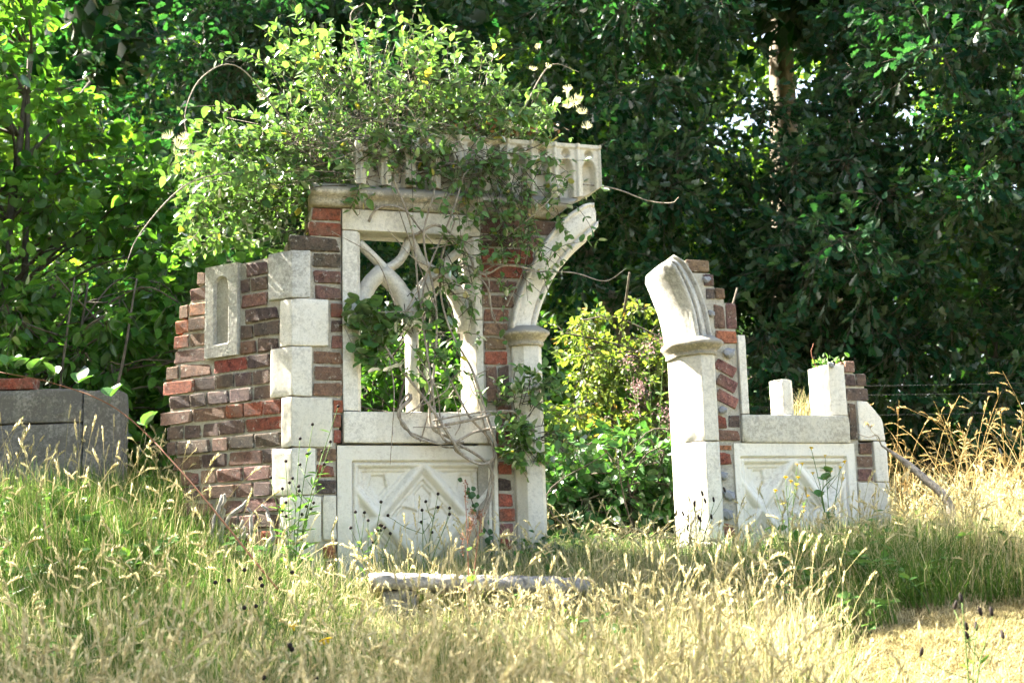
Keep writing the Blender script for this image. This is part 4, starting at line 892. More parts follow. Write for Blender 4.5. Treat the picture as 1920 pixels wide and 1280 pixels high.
        o = bpy.data.objects.new('flower', me); COL.objects.link(o); o.parent = t; o.location = Vector(W(s, n, z) - root); o.scale = (k * .55,) * 3; o.rotation_euler = (rng.uniform(-.5, .5), rng.uniform(-.5, .5), rng.uniform(0, 6))
honeysuckle()

# ------------------------------------------------------------------ grasses (nobody could count them)
def hidden(name, mb, mat, col):
    o = bpy.data.objects.new(name, mb.mesh(name)); col.objects.link(o); o.data.materials.append(mat); return o
def blade(mb, base, h, lean, az, w, rng, tint, droop=1.0, seg=4):
    t = np.linspace(0, 1, seg + 1); d = np.array([math.cos(az), math.sin(az), 0]); sd = np.array([-math.sin(az), math.cos(az), 0])
    c = np.asarray(base) + d * (lean * h * t ** 1.8)[:, None] + np.array([0, 0, 1.0]) * (h * (t - .35 * droop * lean * t ** 2.5))[:, None]
    wd = w * (1 - t ** 1.6) + .0003
    V = np.stack([c - sd * wd[:, None], c + sd * wd[:, None]], 1).reshape(-1, 3)
    i = np.arange(seg) * 2
    mb.add(V, np.stack([i, i + 1, i + 3, i + 2], -1), tint)
def stalk_curve(base, h, lean, az, n=6):
    t = np.linspace(0, 1, n); d = np.array([math.cos(az), math.sin(az), 0])
    return np.asarray(base) + d * (lean * h * t ** 2.2)[:, None] + np.array([0, 0, 1.0]) * (h * (t - .3 * lean * t ** 3))[:, None]
def ear(mb, c0, ax, L, r, rng, tint, bend=.3):
    """A fuzzy seed head: spindle of overlapping spikelets."""
    ax = ax / np.linalg.norm(ax); n = 16; t = (np.arange(n) + .5) / n
    cb = np.asarray(c0) + ax * (L * t)[:, None]; g = np.array([ax[0], ax[1], -.8]) * bend * L; cb = cb + g * (t ** 2)[:, None] * .5
    a = np.arange(n) * 2.4; u = np.cross(ax, [.2, .3, .9]); u /= np.linalg.norm(u); w = np.cross(ax, u)
    rad = np.cos(a)[:, None] * u + np.sin(a)[:, None] * w
    env = r * np.sin(np.pi * np.clip(t * .9 + .1, 0, 1)) ** .7
    leaves(mb, cb + rad * env[:, None] * .25, ax + rad * .42, rad, np.full(n, L * .26) * (.7 + .3 * rng.random(n)), (np.array([(0, 0, 0), (.22, .4, .08), (0, 1, 0), (-.22, .4, .08)]), np.array([(0, 1, 2), (0, 2, 3)])), np.clip(tint + rng.normal(0, .15, n), 0, 1))
    tube(mb, np.vstack([cb[0], cb[n // 3], cb[2 * n // 3], cb[-1]]), [r * .3, r * .5, r * .42, r * .05], 5, False, tint)

def blades(mb, B, h, lean, az, w, tint, seg=3):
    n = len(B); t = np.linspace(0, 1, seg + 1)[None]; d = np.stack([np.cos(az), np.sin(az), 0 * az], -1)[:, None]; sd = np.stack([-np.sin(az), np.cos(az), 0 * az], -1)[:, None]
    c = B[:, None] + d * ((lean * h)[:, None] * t ** 1.8)[..., None] + np.array([0, 0, 1.0]) * (h[:, None] * (t - .35 * lean[:, None] * t ** 2.5))[..., None]
    wd = (w[:, None] * (1 - t ** 1.6) + .0003)[..., None]
    V = np.stack([c - sd * wd, c + sd * wd], 2).reshape(-1, 3); k = 2 * (seg + 1)
    i = np.arange(seg) * 2; f = np.stack([i, i + 1, i + 3, i + 2], -1)
    mb.add(V, (f[None] + (np.arange(n) * k)[:, None, None]).reshape(-1, 4), np.repeat(np.asarray(tint, np.float32), k))
PATCH = .46
def patches(kind, specs, seed):
    """Square sods of growing grass; specs: (dryness, ears) for each."""
    rng = np.random.default_rng(seed); col = bpy.data.collections.new('sods_' + kind); U = rng.uniform
    for k, (dry, ne) in enumerate(specs):
        mb = MB(); H = PATCH / 2 + .03
        def xy(n): return np.concatenate([U(-H, H, (n, 2)), np.full((n, 1), -.02)], 1)
        if kind == 'meadow':
            n = 1000; B = xy(n); cl = rng.normal(0, 1, n)
            dr = U(0, 1, n) < dry * .9; tint = np.where(dr, np.clip(rng.normal(.80, .09, n), .55, .97), np.clip(rng.normal(.30, .15, n), .02, .6))
            blades(mb, B, np.where(dr, U(.08, .26, n), U(.09, .23, n)), U(.08, 1.0, n), U(0, 6.28, n), np.where(dr, U(.0008, .0016, n), U(.0012, .0027, n)), tint)
            for e in range(ne):
                h = U(.20, .36); c = stalk_curve((U(-H, H), U(-H, H), -.02), h, U(.05, .6), U(0, 6.28)); ti = U(.79, .97)
                tube(mb, c, np.linspace(.0011, .0008, 6), 3, False, ti - .12); ear(mb, c[-1], c[-1] - c[-2], U(.032, .064), U(.0040, .0066), rng, ti, U(.1, .9))
            mat = M_MEADOW
        elif kind == 'stub':
            n = 2600; blades(mb, xy(n) + np.array([0, 0, .017]), U(.010, .032, n), U(.2, 1.4, n), U(0, 6.28, n), U(.0010, .0020, n), U(0, 1, n), 2); mat = M_MOWN
        elif kind == 'weed':
            for b in range(34):
                h = U(.06, .26); c = stalk_curve((U(-H, H), U(-H, H), -.02), h, U(.1, .8), U(0, 6.28), 5); tube(mb, c, [.0018, .0016, .0014, .0012, .001], 3, False, .3)
                n = 8; f = U(.2, 1, n) * 4; i = np.minimum(f.astype(int), 3); pos = c[i] + (c[i + 1] - c[i]) * (f - i)[:, None]; dr = rng.normal(0, 1, (n, 3)); dr[:, 2] = np.abs(dr[:, 2]) * .3
                leaves(mb, pos, dr, rng.normal(0, .35, (n, 3)) + np.array([0, 0, 1]), U(.02, .05, n), LEAF_OVATE, np.clip(rng.normal(.5, .25, n), 0, 1))
            mat = M_WEED
        elif kind == 'tall':
            for b in range(9):
                h = U(.55, 1.0); az = U(-.6, 2.2) if rng.random() < .6 else U(0, 6.28); c = stalk_curve((U(-H, H), U(-H, H), -.03), h, U(.1, .6), az, 8); ti = U(.1, .9)
                tube(mb, c, np.linspace(.0022, .0009, 8), 4, False, ti * .7)
                for e in range(rng.integers(2, 5)):
                    f = U(.78, 1.0); i = min(int(f * 7), 6); q = c[i] + (c[i + 1] - c[i]) * (f * 7 - i); d = (c[i + 1] - c[i]) / np.linalg.norm(c[i + 1] - c[i]) + rng.normal(0, .45, 3)
                    tube(mb, [q, q + d * .02], [.0007, .0006], 3, False, ti); ear(mb, q + d * .02, d, U(.03, .055), .006, rng, ti, .8)
            n = 60; blades(mb, xy(n), U(.3, .75, n), U(.2, 1.0, n), U(0, 6.28, n), U(.0014, .003, n), U(.2, 1, n)); mat = M_TALL
        hidden('%s_%02d' % (kind, k), mb, mat, col)
    return col

def scatter(name, label, col, P, idx, scale, seed):
    rng = np.random.default_rng(seed); n = len(P)
    me = bpy.data.meshes.new(name); me.vertices.add(n); me.vertices.foreach_set('co', P.astype(np.float32).ravel())
    e = .12; gx = (gz(P[:, 0] + e, P[:, 1]) - gz(P[:, 0] - e, P[:, 1])) / (2 * e); gy = (gz(P[:, 0], P[:, 1] + e) - gz(P[:, 0], P[:, 1] - e)) / (2 * e)
    rot = []
    for a, b, r in zip(gx, gy, rng.integers(0, 4, n) * (math.pi / 2) + rng.uniform(-.12, .12, n)):     # sods lie on the slope
        q = Vector((-a, -b, 1)).normalized().to_track_quat('Z', 'Y').to_matrix() @ Matrix.Rotation(r, 3, 'Z'); rot.append(q.to_euler())
    rot = np.array([tuple(x) for x in rot], np.float32)
    a = me.attributes.new('rot', 'FLOAT_VECTOR', 'POINT'); a.data.foreach_set('vector', rot.ravel())
    a = me.attributes.new('scl', 'FLOAT_VECTOR', 'POINT'); a.data.foreach_set('vector', np.asarray(scale, np.float32).ravel())
    a = me.attributes.new('idx', 'INT', 'POINT'); a.data.foreach_set('value', np.asarray(idx, np.int32))
    o = bpy.data.objects.new(name, me); COL.objects.link(o); tag(o, label, None, None, 'stuff')
    ng = bpy.data.node_groups.new('scatter_' + name, 'GeometryNodeTree')
    ng.interface.new_socket('Geometry', in_out='INPUT', socket_type='NodeSocketGeometry'); ng.interface.new_socket('Geometry', in_out='OUTPUT', socket_type='NodeSocketGeometry')
    N = ng.nodes; K = ng.links; gi = N.new('NodeGroupInput'); go = N.new('NodeGroupOutput'); ip = N.new('GeometryNodeInstanceOnPoints'); ci = N.new('GeometryNodeCollectionInfo')
    ci.inputs['Collection'].default_value = col; ci.inputs['Separate Children'].default_value = True; ci.inputs['Reset Children'].default_value = True
    def na(nm, ty):
        x = N.new('GeometryNodeInputNamedAttribute'); x.data_type = ty; x.inputs['Name'].default_value = nm; return next(s for s in x.outputs if s.enabled and s.name == 'Attribute')
    K.new(gi.outputs[0], ip.inputs['Points']); K.new(ci.outputs[0], ip.inputs['Instance']); ip.inputs['Pick Instance'].default_value = True
    K.new(na('idx', 'INT'), ip.inputs['Instance Index']); K.new(na('rot', 'FLOAT_VECTOR'), ip.inputs['Rotation']); K.new(na('scl', 'FLOAT_VECTOR'), ip.inputs['Scale'])
    K.new(ip.outputs[0], go.inputs[0])
    md = o.modifiers.new('scatter', 'NODES'); md.node_group = ng
    return o
def sod_grid(x0, x1, y0, y1, step, seed, keep):
    rng = np.random.default_rng(seed); X, Y = np.meshgrid(np.arange(x0, x1, step), np.arange(y0, y1, step)); x = X.ravel() + rng.uniform(-.05, .05, X.size); y = Y.ravel() + rng.uniform(-.05, .05, X.size)
    s = (x - ORG[0]) * EV[0] + (y - ORG[1]) * EV[1]; dn = (x - ORG[0]) * NV[0] + (y - ORG[1]) * NV[1]
    inside = ((s > -.3) & (s < .97) & (dn < .20) & (dn > -.42)) | ((s > 1.68) & (s < 2.93) & (dn < .20) & (dn > -.42))          # the masonry
    u = (x - (ORG[0] + EV[0] * CORNER[0])) * -.866 + (y - (ORG[1] + EV[1] * CORNER[0])) * .5; v = (x - (ORG[0] + EV[0] * CORNER[0])) * -.5 + (y - (ORG[1] + EV[1] * CORNER[0])) * -.866
    inside |= (u > -.1) & (u < .85) & (v < .18) & (v > -.4)
    k = (rng.random(len(x)) < keep(x, y)) & ~inside & (np.abs(x) < .44 * y + .7); return np.stack([x[k], y[k], gz(x[k], y[k])], -1)
def lawn(x, y): return sst(.78, 1.05, x - .35 * (y - 4.2) + .15 * np.sin(y * 3)) * (1 - sst(5.2, 5.5, y + .1 * np.sin(x * 5)))   # the mown strip at the right
def patch(x, y, f=1.0, o=0.0): return .5 + .5 * np.sin(x * 2.1 * f + 1.3 * np.sin(y * 1.7 * f + o) + o) * np.cos(y * 1.9 * f + .8 * x + o)
def dryness(x, y): return np.clip(.84 + .14 * sst(4.8, 3.8, y) - .62 * sst(.3, -1.0, x) * sst(3.0, 4.6, y) - .62 * sst(4.6, 5.5, y) * sst(.6, 1.1, x) * sst(2.3, 1.8, x) - .2 * sst(5.6, 6.6, y) + .15 * sst(1.7, 2.4, x) - .6 * sst(6.3, 6.7, y) * sst(-.4, 0, x) * sst(1.5, 1.1, x) + .35 * (patch(x, y) - .5), .05, .97)
def near_wall(x, y):
    s = (x - ORG[0]) * EV[0] + (y - ORG[1]) * EV[1]; dn = (x - ORG[0]) * NV[0] + (y - ORG[1]) * NV[1]
    return sst(.85, .2, dn) * sst(-.6, -.2, s) * (dn > -.3)
DRY = [.10, .28, .45, .62, .78, .92]
specs = [(d, e) for d in DRY for e in (int(4 + 12 * d), int(14 + 40 * d))]
c_mead, c_stub, c_weed, c_tall = patches('meadow', specs, 1), patches('stub', [(0, 0)] * 3, 3), patches('weed', [(0, 0)] * 5, 6), patches('tall', [(0, 0)] * 6, 5)
rg = np.random.default_rng(55)
P = sod_grid(-4.3, 4.8, 2.2, 9.6, .30, 101, lambda x, y: 1 - sst(.35, .6, lawn(x, y)))
dq = np.clip(np.round((dryness(P[:, 0], P[:, 1]) + rg.normal(0, .10, len(P)) - .10) / .165), 0, 5).astype(int)
zs = rg.uniform(.9, 1.45, len(P)) * (1 - .12 * near_wall(P[:, 0], P[:, 1])) * (1 + .35 * sst(-.7, -1.6, P[:, 0]) * sst(4.5, 6, P[:, 1])) * (1 - .40 * sst(4.7, 5.0, P[:, 1]) * sst(5.9, 5.6, P[:, 1]) * sst(-.9, -.6, P[:, 0]) * sst(.75, .45, P[:, 0])) * (1 - .4 * sst(6.4, 6.7, P[:, 1]) * sst(-.4, 0, P[:, 0]) * sst(1.5, 1.1, P[:, 0]))
scatter('meadow_grass', 'rough meadow grass, green and bleached, with golden seed heads', c_mead, P, dq * 2 + (rg.random(len(P)) < .45 + .3 * sst(4.6, 3.4, P[:, 1])), np.stack([zs * 0 + 1, zs * 0 + 1, zs], -1), 1)
P = sod_grid(.5, 3.8, 2.8, 6.2, .34, 103, lambda x, y: sst(.2, .45, lawn(x, y)))
scatter('mown_grass', 'short dry mown grass in the lower right corner', c_stub, P, rg.integers(0, 3, len(P)), np.ones((len(P), 3)), 3)
P = sod_grid(1.6, 5.2, 6.4, 9.4, .36, 105, lambda x, y: sst(6.4, 6.9, y) * sst(2.0, 2.4, x) * (.7 + .3 * patch(x, y, 1.3, 2)))
scatter('tall_dry_grass', 'tall bleached grass leaning beside the low bay', c_tall, P, rg.integers(0, 6, len(P)), np.repeat(rg.uniform(.75, 1.15, len(P))[:, None], 3, 1), 5)
P = sod_grid(-4.3, 4.6, 3.4, 9.6, .40, 106, lambda x, y: np.clip(sst(-.5, -1.6, x) * sst(4.2, 5.4, y) * .8 + .8 * sst(6.5, 6.9, y) + .20, 0, 1) * (1 - lawn(x, y)))
scatter('low_weeds', 'low leafy weeds and ground cover round the ruin', c_weed, P, rg.integers(0, 5, len(P)), np.repeat(rg.uniform(.8, 1.4, len(P))[:, None], 3, 1), 6)

# ------------------------------------------------------------------ single plants and small things
def at_ground(x, y, dz=0.0): return np.array([x, y, float(gz(x, y)) + dz])
def timber():
    a = np.array([-.60, 5.60, -.105]); b = np.array([.30, 5.76, -.150]); mid = (a + b) / 2
    t = empty('timber_bench', (mid[0], mid[1], float(gz(mid[0], mid[1])))); tag(t, 'weathered grey timber beam lying low in the grass before the carved panel', 'timber')
    d = (b - a) / np.linalg.norm(b - a); sd = np.array([d[1], -d[0], 0]); rings = []
    for k, u in enumerate(np.linspace(0, 1, 34)):
        c = a + (b - a) * u; r = []
        for q, (w, z) in enumerate([(.085, .0), (.095, .02), (.09, .045), (.05, .058), (-.02, .060), (-.08, .050), (-.095, .02), (-.085, -.01), (0, -.015)]):
            j = .006 * math.sin(u * 40 + q * 3) + random.uniform(-.004, .004)
            r.append(c + sd * (w + j) + np.array([0, 0, z + j * .7]) - d * (random.uniform(0, .03) if k == 0 else 0) - np.array(t.location))
        rings.append(r)
    loft_solid(rings, 'beam', M_LOG, t)
    for u in (.12, .85):
        c = a + (b - a) * u - np.array(t.location); g = float(gz(*(a + (b - a) * u)[:2])) - t.location[2]
        stone(t, 'support', c[0] - .07, c[0] + .07, c[1] - .06, c[1] + .07, g - .05, c[2] - .010, M_LOG, .008, .004)
timber()

def dead_branch():
    t = empty('dead_branch', (2.25, 6.75, float(gz(2.25, 6.75)))); tag(t, 'bare grey dead branch propped against the end of the low bay', 'branch')
    mb = MB(); p = curve_pts([(1.93, 7.02, .55), (2.02, 6.95, .46), (2.10, 6.88, .36), (2.18, 6.80, .24), (2.20, 6.78, .05)], 6)
    tube(mb, p, np.interp(np.linspace(0, 1, len(p)), [0, .3, 1], [.004, .018, .026]), 8); mb.build('stem', M_VINE, t, smooth=True, loc=tuple(t.location)).location = (0, 0, 0)
    m2 = MB(); tube(m2, curve_pts([(1.93, 7.02, .55), (1.90, 6.98, .60), (1.84, 6.92, .585), (1.76, 6.85, .60)], 5), np.linspace(.004, .002, 16), 5); m2.build('twig', M_VINE, t, smooth=True, loc=tuple(t.location)).location = (0, 0, 0)
dead_branch()

def stump():
    c = at_ground(-1.30, 6.22); t = empty('stump', tuple(c)); tag(t, 'gnarled grey driftwood stump leaning at the foot of the brick return wall', 'stump')
    rng = np.random.default_rng(77)
    for k in range(9):
        x, y = rng.uniform(-.09, .09), rng.uniform(-.05, .06); h = rng.uniform(.14, .34); mb = MB()
        p = curve_pts([(x, y, -.05), (x + rng.normal(0, .03), y + rng.normal(0, .02), h * .5), (x + rng.normal(0, .05), y + rng.normal(0, .03), h)], 6)
        tube(mb, p + rng.normal(0, .006, p.shape), rng.uniform(.014, .036) * np.linspace(1, .35, len(p)) * rng.uniform(.75, 1.25, len(p)), 7)
        mb.build('root', M_LOG, t, smooth=False)
stump()

def herb(name, label, cat, base, stems, leafm, head, hmat, lsize=.05, nleaf=7, smat=M_STEMG, lt=LEAF_OVATE, seed=1, narrow=1.0, hs=1.0):
    """A flowering herb: stems (dx,dy,h), leaves along them and one head for each tip."""
    rng = np.random.default_rng(seed); b = at_ground(*base); t = empty(name, tuple(b)); tag(t, label, cat)
    lm = MB(); T = (lt[0] * np.array([narrow, 1, 1]), lt[1])
    for dx, dy, h in stems:
        p = curve_pts([(0, 0, -.03), (dx * .35, dy * .35, h * .5), (dx, dy, h)], 6); mb = MB(); tube(mb, p, np.linspace(.0030, .0014, len(p)), 5)
        tips = [p[-1]]
        for s in range(2):
            i = rng.integers(6, 10); q = p[i] + np.array([rng.normal(0, .05), rng.normal(0, .04), rng.uniform(.06, .14)]); tube(mb, [p[i], (p[i] + q) / 2 + np.array([0, 0, -.01]), q], [.0016, .0013, .001], 4); tips.append(q)
        mb.build('stem', smat, t, smooth=True)
        f = rng.uniform(.08, .92, nleaf) * (len(p) - 1); i = f.astype(int); pos = p[i] + (p[np.minimum(i + 1, len(p) - 1)] - p[i]) * (f - i)[:, None]
        d = rng.normal(0, 1, (nleaf, 3)); d[:, 2] = .5
        leaves(lm, pos, d, rng.normal(0, .3, (nleaf, 3)) + np.array([0, 0, 1]), lsize * (1.25 - .8 * f / len(p)) * rng.uniform(.7, 1.2, nleaf), T, rng.random(nleaf))
        for k, q in enumerate(tips):
            mm = head[1] if (len(head) > 1 and k == 0 and rng.random() < .4) else head[0]
            o = bpy.data.objects.new('flower' if mm is not HEAD_KNAP else 'seed_head', mm); COL.objects.link(o); o.parent = t; o.location = Vector(q); o.scale = (hs,) * 3; o['kind'] = 'stuff' if mm in (HEAD_MAUVE, HEAD_DOCK) else 'thing'; o.rotation_euler = (rng.uniform(-.4, .4), rng.uniform(-.4, .4), rng.uniform(0, 6))
    if lm.n: lm.build('leaves', leafm, t)['kind'] = 'stuff'
    return t
def head_mesh(kind):
    mb = MB(); rng = np.random.default_rng(3)
    if kind in ('knap', 'purple'):
        tube(mb, [(0, 0, 0), (0, 0, .004), (0, 0, .010), (0, 0, .014)], [.003, .0075, .007, .003], 8)
    if kind == 'purple':
        n = 26; a = rng.uniform(0, 6.28, n); d = np.stack([np.cos(a), np.sin(a), rng.uniform(.2, 1.4, n)], -1); leaves(mb, np.tile([0, 0, .012], (n, 1)).astype(float), d, rng.normal(0, 1, (n, 3)), rng.uniform(.010, .017, n), LEAF_FAR, np.full(n, .5))
    if kind == 'yellow':
        for ring, z in ((18, .5), (10, .9)):
            a = np.arange(ring) * 6.283 / ring; d = np.stack([np.cos(a), np.sin(a), np.full(ring, z * .5)], -1); leaves(mb, np.tile([0, 0, .004], (ring, 1)).astype(float), d, np.tile([0, 0, 1.], (ring, 1)), np.full(ring, .012 * (1.2 - z * .4)), LEAF_FAR, np.full(ring, .5))
        tube(mb, [(0, 0, -.006), (0, 0, .003)], [.002, .004], 6)
    if kind == 'mauve':
        n = 40; pos = rng.normal(0, .018, (n, 3)); leaves(mb, pos, rng.normal(0, 1, (n, 3)), rng.normal(0, 1, (n, 3)), rng.uniform(.008, .014, n), LEAF_FAR, rng.random(n))
    if kind == 'dock':
        n = 60; t = rng.uniform(0, 1, n); pos = np.stack([rng.normal(0, .004, n), rng.normal(0, .004, n), -t * .10], -1); leaves(mb, pos, rng.normal(0, 1, (n, 3)), rng.normal(0, 1, (n, 3)), rng.uniform(.005, .010, n), LEAF_FAR, rng.random(n))
    if kind == 'plantain':
        tube(mb, [(0, 0, 0), (0, 0, .006), (0, 0, .02), (0, 0, .028)], [.002, .0055, .005, .001], 7)
    me = mb.mesh('flower_head'); me.materials.append({'knap': M_BLACK, 'purple': M_PURPLE, 'yellow': M_YELLOW, 'mauve': M_MAUVE, 'dock': M_STEMR, 'plantain': M_BLACK}[kind]); return me
HEAD_KNAP, HEAD_PURPLE, HEAD_YELLOW, HEAD_MAUVE, HEAD_DOCK, HEAD_PLANT = [head_mesh(k) for k in ('knap', 'purple', 'yellow', 'mauve', 'dock', 'plantain')]
herb('knapweed', 'tall knapweed with black seed heads in front of the quoin stones', 'wildflower', (-.99, 5.92), [(-.03, 0, .62), (.03, .02, .72), (.09, .0, .78), (.13, .03, .66), (-.10, .02, .55), (.17, 0, .70), (-.05, .03, .50), (.20, .02, .86)], M_WEED, [HEAD_KNAP], None, .075, 11, seed=11, narrow=.55)
herb('knapweed', 'small knapweed with a purple flower at the foot of the left panel', 'wildflower', (-.66, 5.95), [(.0, 0, .36), (.06, 0, .44), (-.06, .02, .40), (.10, 0, .30)], M_WEED, [HEAD_KNAP, HEAD_PURPLE], None, .05, 7, seed=12, narrow=.55)
herb('knapweed', 'thin branching knapweed before the middle of the left panel', 'wildflower', (-.42, 5.98), [(.0, 0, .40), (.07, 0, .47), (.12, .02, .38)], M_WEED, [HEAD_KNAP], None, .04, 5, seed=13, narrow=.4)
herb('knapweed', 'knapweed with black heads and a purple flower in the near left grass', 'wildflower', (-.86, 4.55), [(.0, 0, .40), (.10, 0, .44), (-.12, .02, .42)], M_WEED, [HEAD_KNAP, HEAD_PURPLE], None, .06, 8, seed=14, narrow=.55)
herb('hawkweed', 'spindly yellow hawkweed before the middle of the right panel', 'wildflower', (1.30, 6.45), [(.0, 0, .42), (.06, 0, .48), (-.05, .02, .36), (.10, 0, .33)], M_WEED, [HEAD_YELLOW], None, .03, 4, seed=15, narrow=.5)
herb('hawkweed', 'taller yellow hawkweed before the outer edge of the right panel', 'wildflower', (1.52, 6.55), [(.0, 0, .50), (.07, 0, .44), (-.06, .02, .54)], M_WEED, [HEAD_YELLOW], None, .03, 4, seed=16, narrow=.5)
herb('hawkweed', 'low yellow hawkweed flower in the near left grass', 'wildflower', (-.62, 4.3), [(.0, 0, .26)], M_WEED, [HEAD_YELLOW], None, .03, 4, seed=17, narrow=.5, hs=1.3)
herb('hemp_agrimony', 'tall mauve-headed plant standing in the arch gap before the hawthorn', 'wildflower', (.80, 7.75), [(.0, 0, 1.25), (.10, .02, 1.30), (-.12, 0, 1.18), (.18, 0, 1.1)], M_WEED, [HEAD_MAUVE], None, .09, 11, seed=18, narrow=.6, hs=1.6)
herb('dock', 'rusty dock stalk rising in front of the left panel', 'wildflower', (-.20, 5.5), [(-.01, 0, .62), (.06, .0, .50)], M_WEED, [HEAD_DOCK], None, .06, 2, smat=M_STEMR, seed=19)
herb('plantain', 'ribwort plantain with dark heads at the foot of the right pier', 'wildflower', (.83, 6.25), [(.0, 0, .34), (.04, 0, .39), (-.05, .02, .30), (.09, 0, .36)], M_WEED, [HEAD_PLANT], None, .05, 3, seed=20, narrow=.4)
herb('plantain', 'ribwort plantain with dark heads at the edge of the mown strip', 'wildflower', (1.22, 3.75), [(.0, 0, .34), (.08, 0, .30), (.05, .05, .26)], M_WEED, [HEAD_PLANT], None, .05, 3, seed=23, narrow=.4)
herb('thistle', 'leafy green thistle growing in the near grass left of centre', 'wildflower', (-.62, 3.7), [(.0, 0, .34), (.05, .02, .22)], M_WEED, [HEAD_KNAP], None, .085, 12, seed=21, narrow=.45)

def cane(name, label, pts, leaf_at, size, seed, mat=M_STEMR):
    """A bramble cane with leaves of three leaflets, each leaflet a part."""
    rng = np.random.default_rng(seed); b = np.array(pts[0], float); t = empty(name, tuple(b)); tag(t, label, 'bramble')
    p = curve_pts(pts, 8); mb = MB(); tube(mb, p, np.linspace(.0045, .002, len(p)), 5); mb.build('cane', mat, t, smooth=True, loc=tuple(b)).location = (0, 0, 0)
    lm = MB(); leaves(lm, np.zeros((1, 3)), np.array([[0., 1, 0]]), np.array([[0., 0, 1]]), np.array([1.0]), LEAF_ROUND, [.75]); me = lm.mesh('leaflet'); me.materials.append(M_BRAMBLE)
    for f in leaf_at:
        i = int(f * (len(p) - 1)); q = p[i] + np.array([rng.normal(0, .01), -.01, .035]); sm = MB(); tube(sm, [p[i], q], [.0014, .001], 4); sm.build('petiole', M_STEMG, t, loc=tuple(b)).location = (0, 0, 0)
        az = rng.uniform(-1.2, 1.2)
        for k in (-1.15, 0, 1.15):
            o = bpy.data.objects.new('leaflet', me); COL.objects.link(o); o.parent = t; o.location = Vector(q - b); o.scale = (size * (1.15 if k == 0 else 1),) * 3; o.rotation_euler = (rng.uniform(.5, 1.1), rng.uniform(-.3, .3), az + k)
cane('bramble_cane', 'long bramble cane arching over the grass before the low dark wall', [(-.98, 5.5, -.1), (-1.45, 5.75, .42), (-1.80, 6.0, .72), (-2.12, 6.1, .86), (-2.40, 6.15, .93)], [.40, .55, .68, .78, .86, .93, .99], .080, 31)
cane('bramble_cane', 'short bramble shoot in front of the outer edge of the right panel', [(1.55, 6.62, -.1), (1.52, 6.58, .12), (1.48, 6.5, .28), (1.54, 6.45, .36)], [.35, .55, .75, .95], .05, 32, M_STEMG)

def ivy():
    rng = np.random.default_rng(9); r0 = W(.66, .02, -.02); t = empty('ivy', tuple(r0)); tag(t, 'thin dark ivy strand climbing the right half of the left panel', 'climber')
    p = curve_pts([W(.66, .012, -.05), W(.70, .012, .08), W(.64, .012, .18), W(.60, .012, .28), W(.57, .012, .38)], 8); mb = MB(); tube(mb, p, .0022, 4); mb.build('stem', M_TWIG, t, loc=tuple(r0)).location = (0, 0, 0)
    lm = MB(); leaves(lm, np.zeros((1, 3)), np.array([[0., 0, 1]]), np.array([[0., -1, 0]]), np.array([1.0]), LEAF_ROUND, [.5]); me = lm.mesh('leaf'); me.materials.append(M_IVY)
    for k in range(26):
        q = p[rng.integers(0, len(p))] + EV * rng.normal(0, .014) + NV * rng.uniform(.004, .02); o = bpy.data.objects.new('leaf', me); COL.objects.link(o); o.parent = t; o.location = Vector(q - r0); s = rng.uniform(.020, .034); o.scale = (s, s, s); o.rotation_euler = (rng.uniform(-.5, .5), rng.uniform(-2.5, 2.5), THETA + rng.uniform(-.5, .5))
ivy()
def pier_ivy():
    c = at_ground(.16, 6.42); t = empty('ivy', tuple(c)); tag(t, 'low bush of dark ivy at the base of the left pier', 'climber')
    rng = np.random.default_rng(10); lm = MB(); n = 150; pos = rng.normal(0, 1, (n, 3)) * np.array([.10, .05, .06]) + np.array([0, -.03, .10]); leaves(lm, pos, rng.normal(0, 1, (n, 3)), rng.normal(0, .5, (n, 3)) + np.array([.2, -.8, .6]), rng.uniform(.022, .04, n), LEAF_ROUND, rng.random(n)); lm.build('leaves', M_IVY, t)['kind'] = 'stuff'
    mb = MB()
    for k in range(8): tube(mb, [(0, 0, -.02), tuple(pos[k] * .5), tuple(pos[k])], [.003, .002, .001], 4)
    mb.build('stem', M_TWIG, t)
pier_ivy()
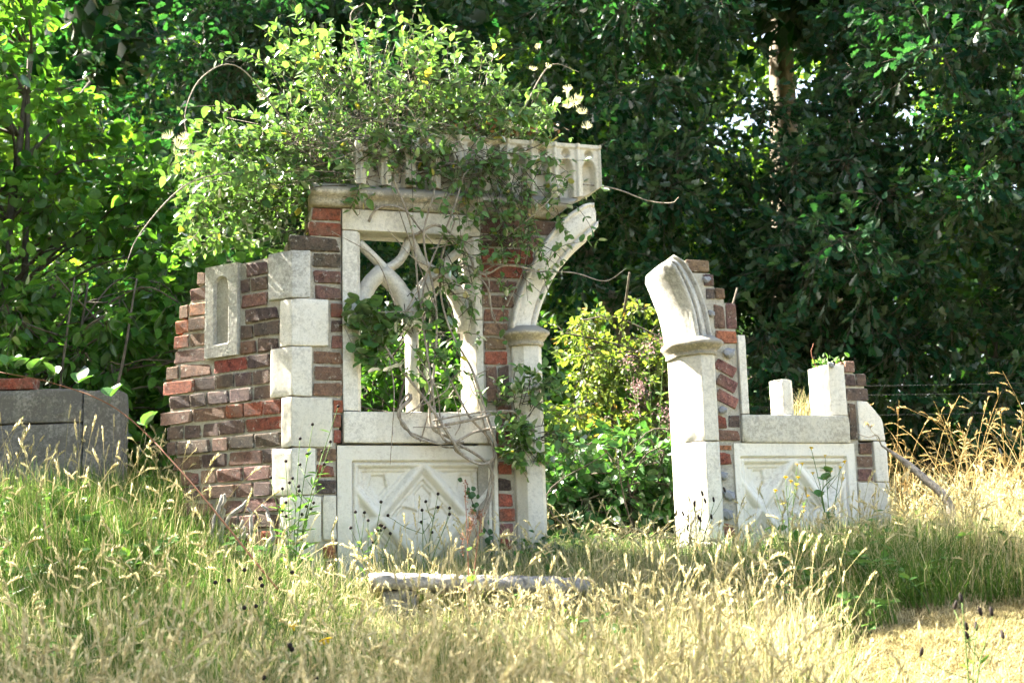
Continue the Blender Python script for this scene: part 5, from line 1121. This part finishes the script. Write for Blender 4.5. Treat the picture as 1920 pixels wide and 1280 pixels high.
def wire_fence():
    t = empty('wire_fence', (4.3, 8.6, float(gz(4.3, 8.6)))); tag(t, 'thin strained wire fence behind the tall dry grass', 'fence')
    for x in (2.1, 4.6): prism('post', [(x - 4.3 - .04, -.04), (x - 4.3 + .04, -.04), (x - 4.3 + .04, .04), (x - 4.3 - .04, .04)], -.5, 1.12, 'z', M_LOG, t, .006, .003)
    for z in (1.05, .99, .86):
        mb = MB(); p = np.array([(x, -.05, z - .015 * (1 - ((x + .95) / 1.3) ** 2)) for x in np.linspace(-2.2, .4, 14)]); tube(mb, p, .0008, 4); mb.build('wire', M_WIRE, t)
wire_fence()

def jamb_weed():
    b = W(2.62, -.08, .985); t = empty('wall_plant', tuple(b)); tag(t, 'small sunlit leafy weed rooted on top of the broken jamb', 'plant'); rng = np.random.default_rng(4); lm = MB(); n = 46
    pos = rng.normal(0, 1, (n, 3)) * np.array([.05, .03, .015]) + np.array([.0, 0, .025]); leaves(lm, pos, rng.normal(0, 1, (n, 3)) + np.array([0, 0, .5]), rng.normal(0, .4, (n, 3)) + np.array([0, 0, 1]), rng.uniform(.02, .04, n), LEAF_OVATE, rng.random(n)); lm.build('leaves', M_WEED, t)['kind'] = 'stuff'
    mb = MB(); tube(mb, curve_pts([(-.05, 0, -.005), (-.07, 0, .05), (-.075, 0, .09), (-.06, 0, .13)], 5), np.linspace(.003, .0015, 16), 5); mb.build('stem', M_STEMR, t, smooth=True)
jamb_weed()
def sill_hay():
    b = W(2.47, -.10, .715); t = empty('dry_tuft', tuple(b)); tag(t, 'tuft of bleached dry grass on the right sill between the stubs', 'plant'); rng = np.random.default_rng(6); mb = MB(); n = 120
    B = np.concatenate([rng.normal(0, .028, (n, 2)), np.zeros((n, 1))], 1); blades(mb, B, rng.uniform(.05, .19, n), rng.uniform(.1, 1.2, n), rng.uniform(0, 6.28, n), rng.uniform(.0008, .0016, n), rng.uniform(.6, 1, n)); mb.build('blades', M_MEADOW, t)['kind'] = 'stuff'
sill_hay()
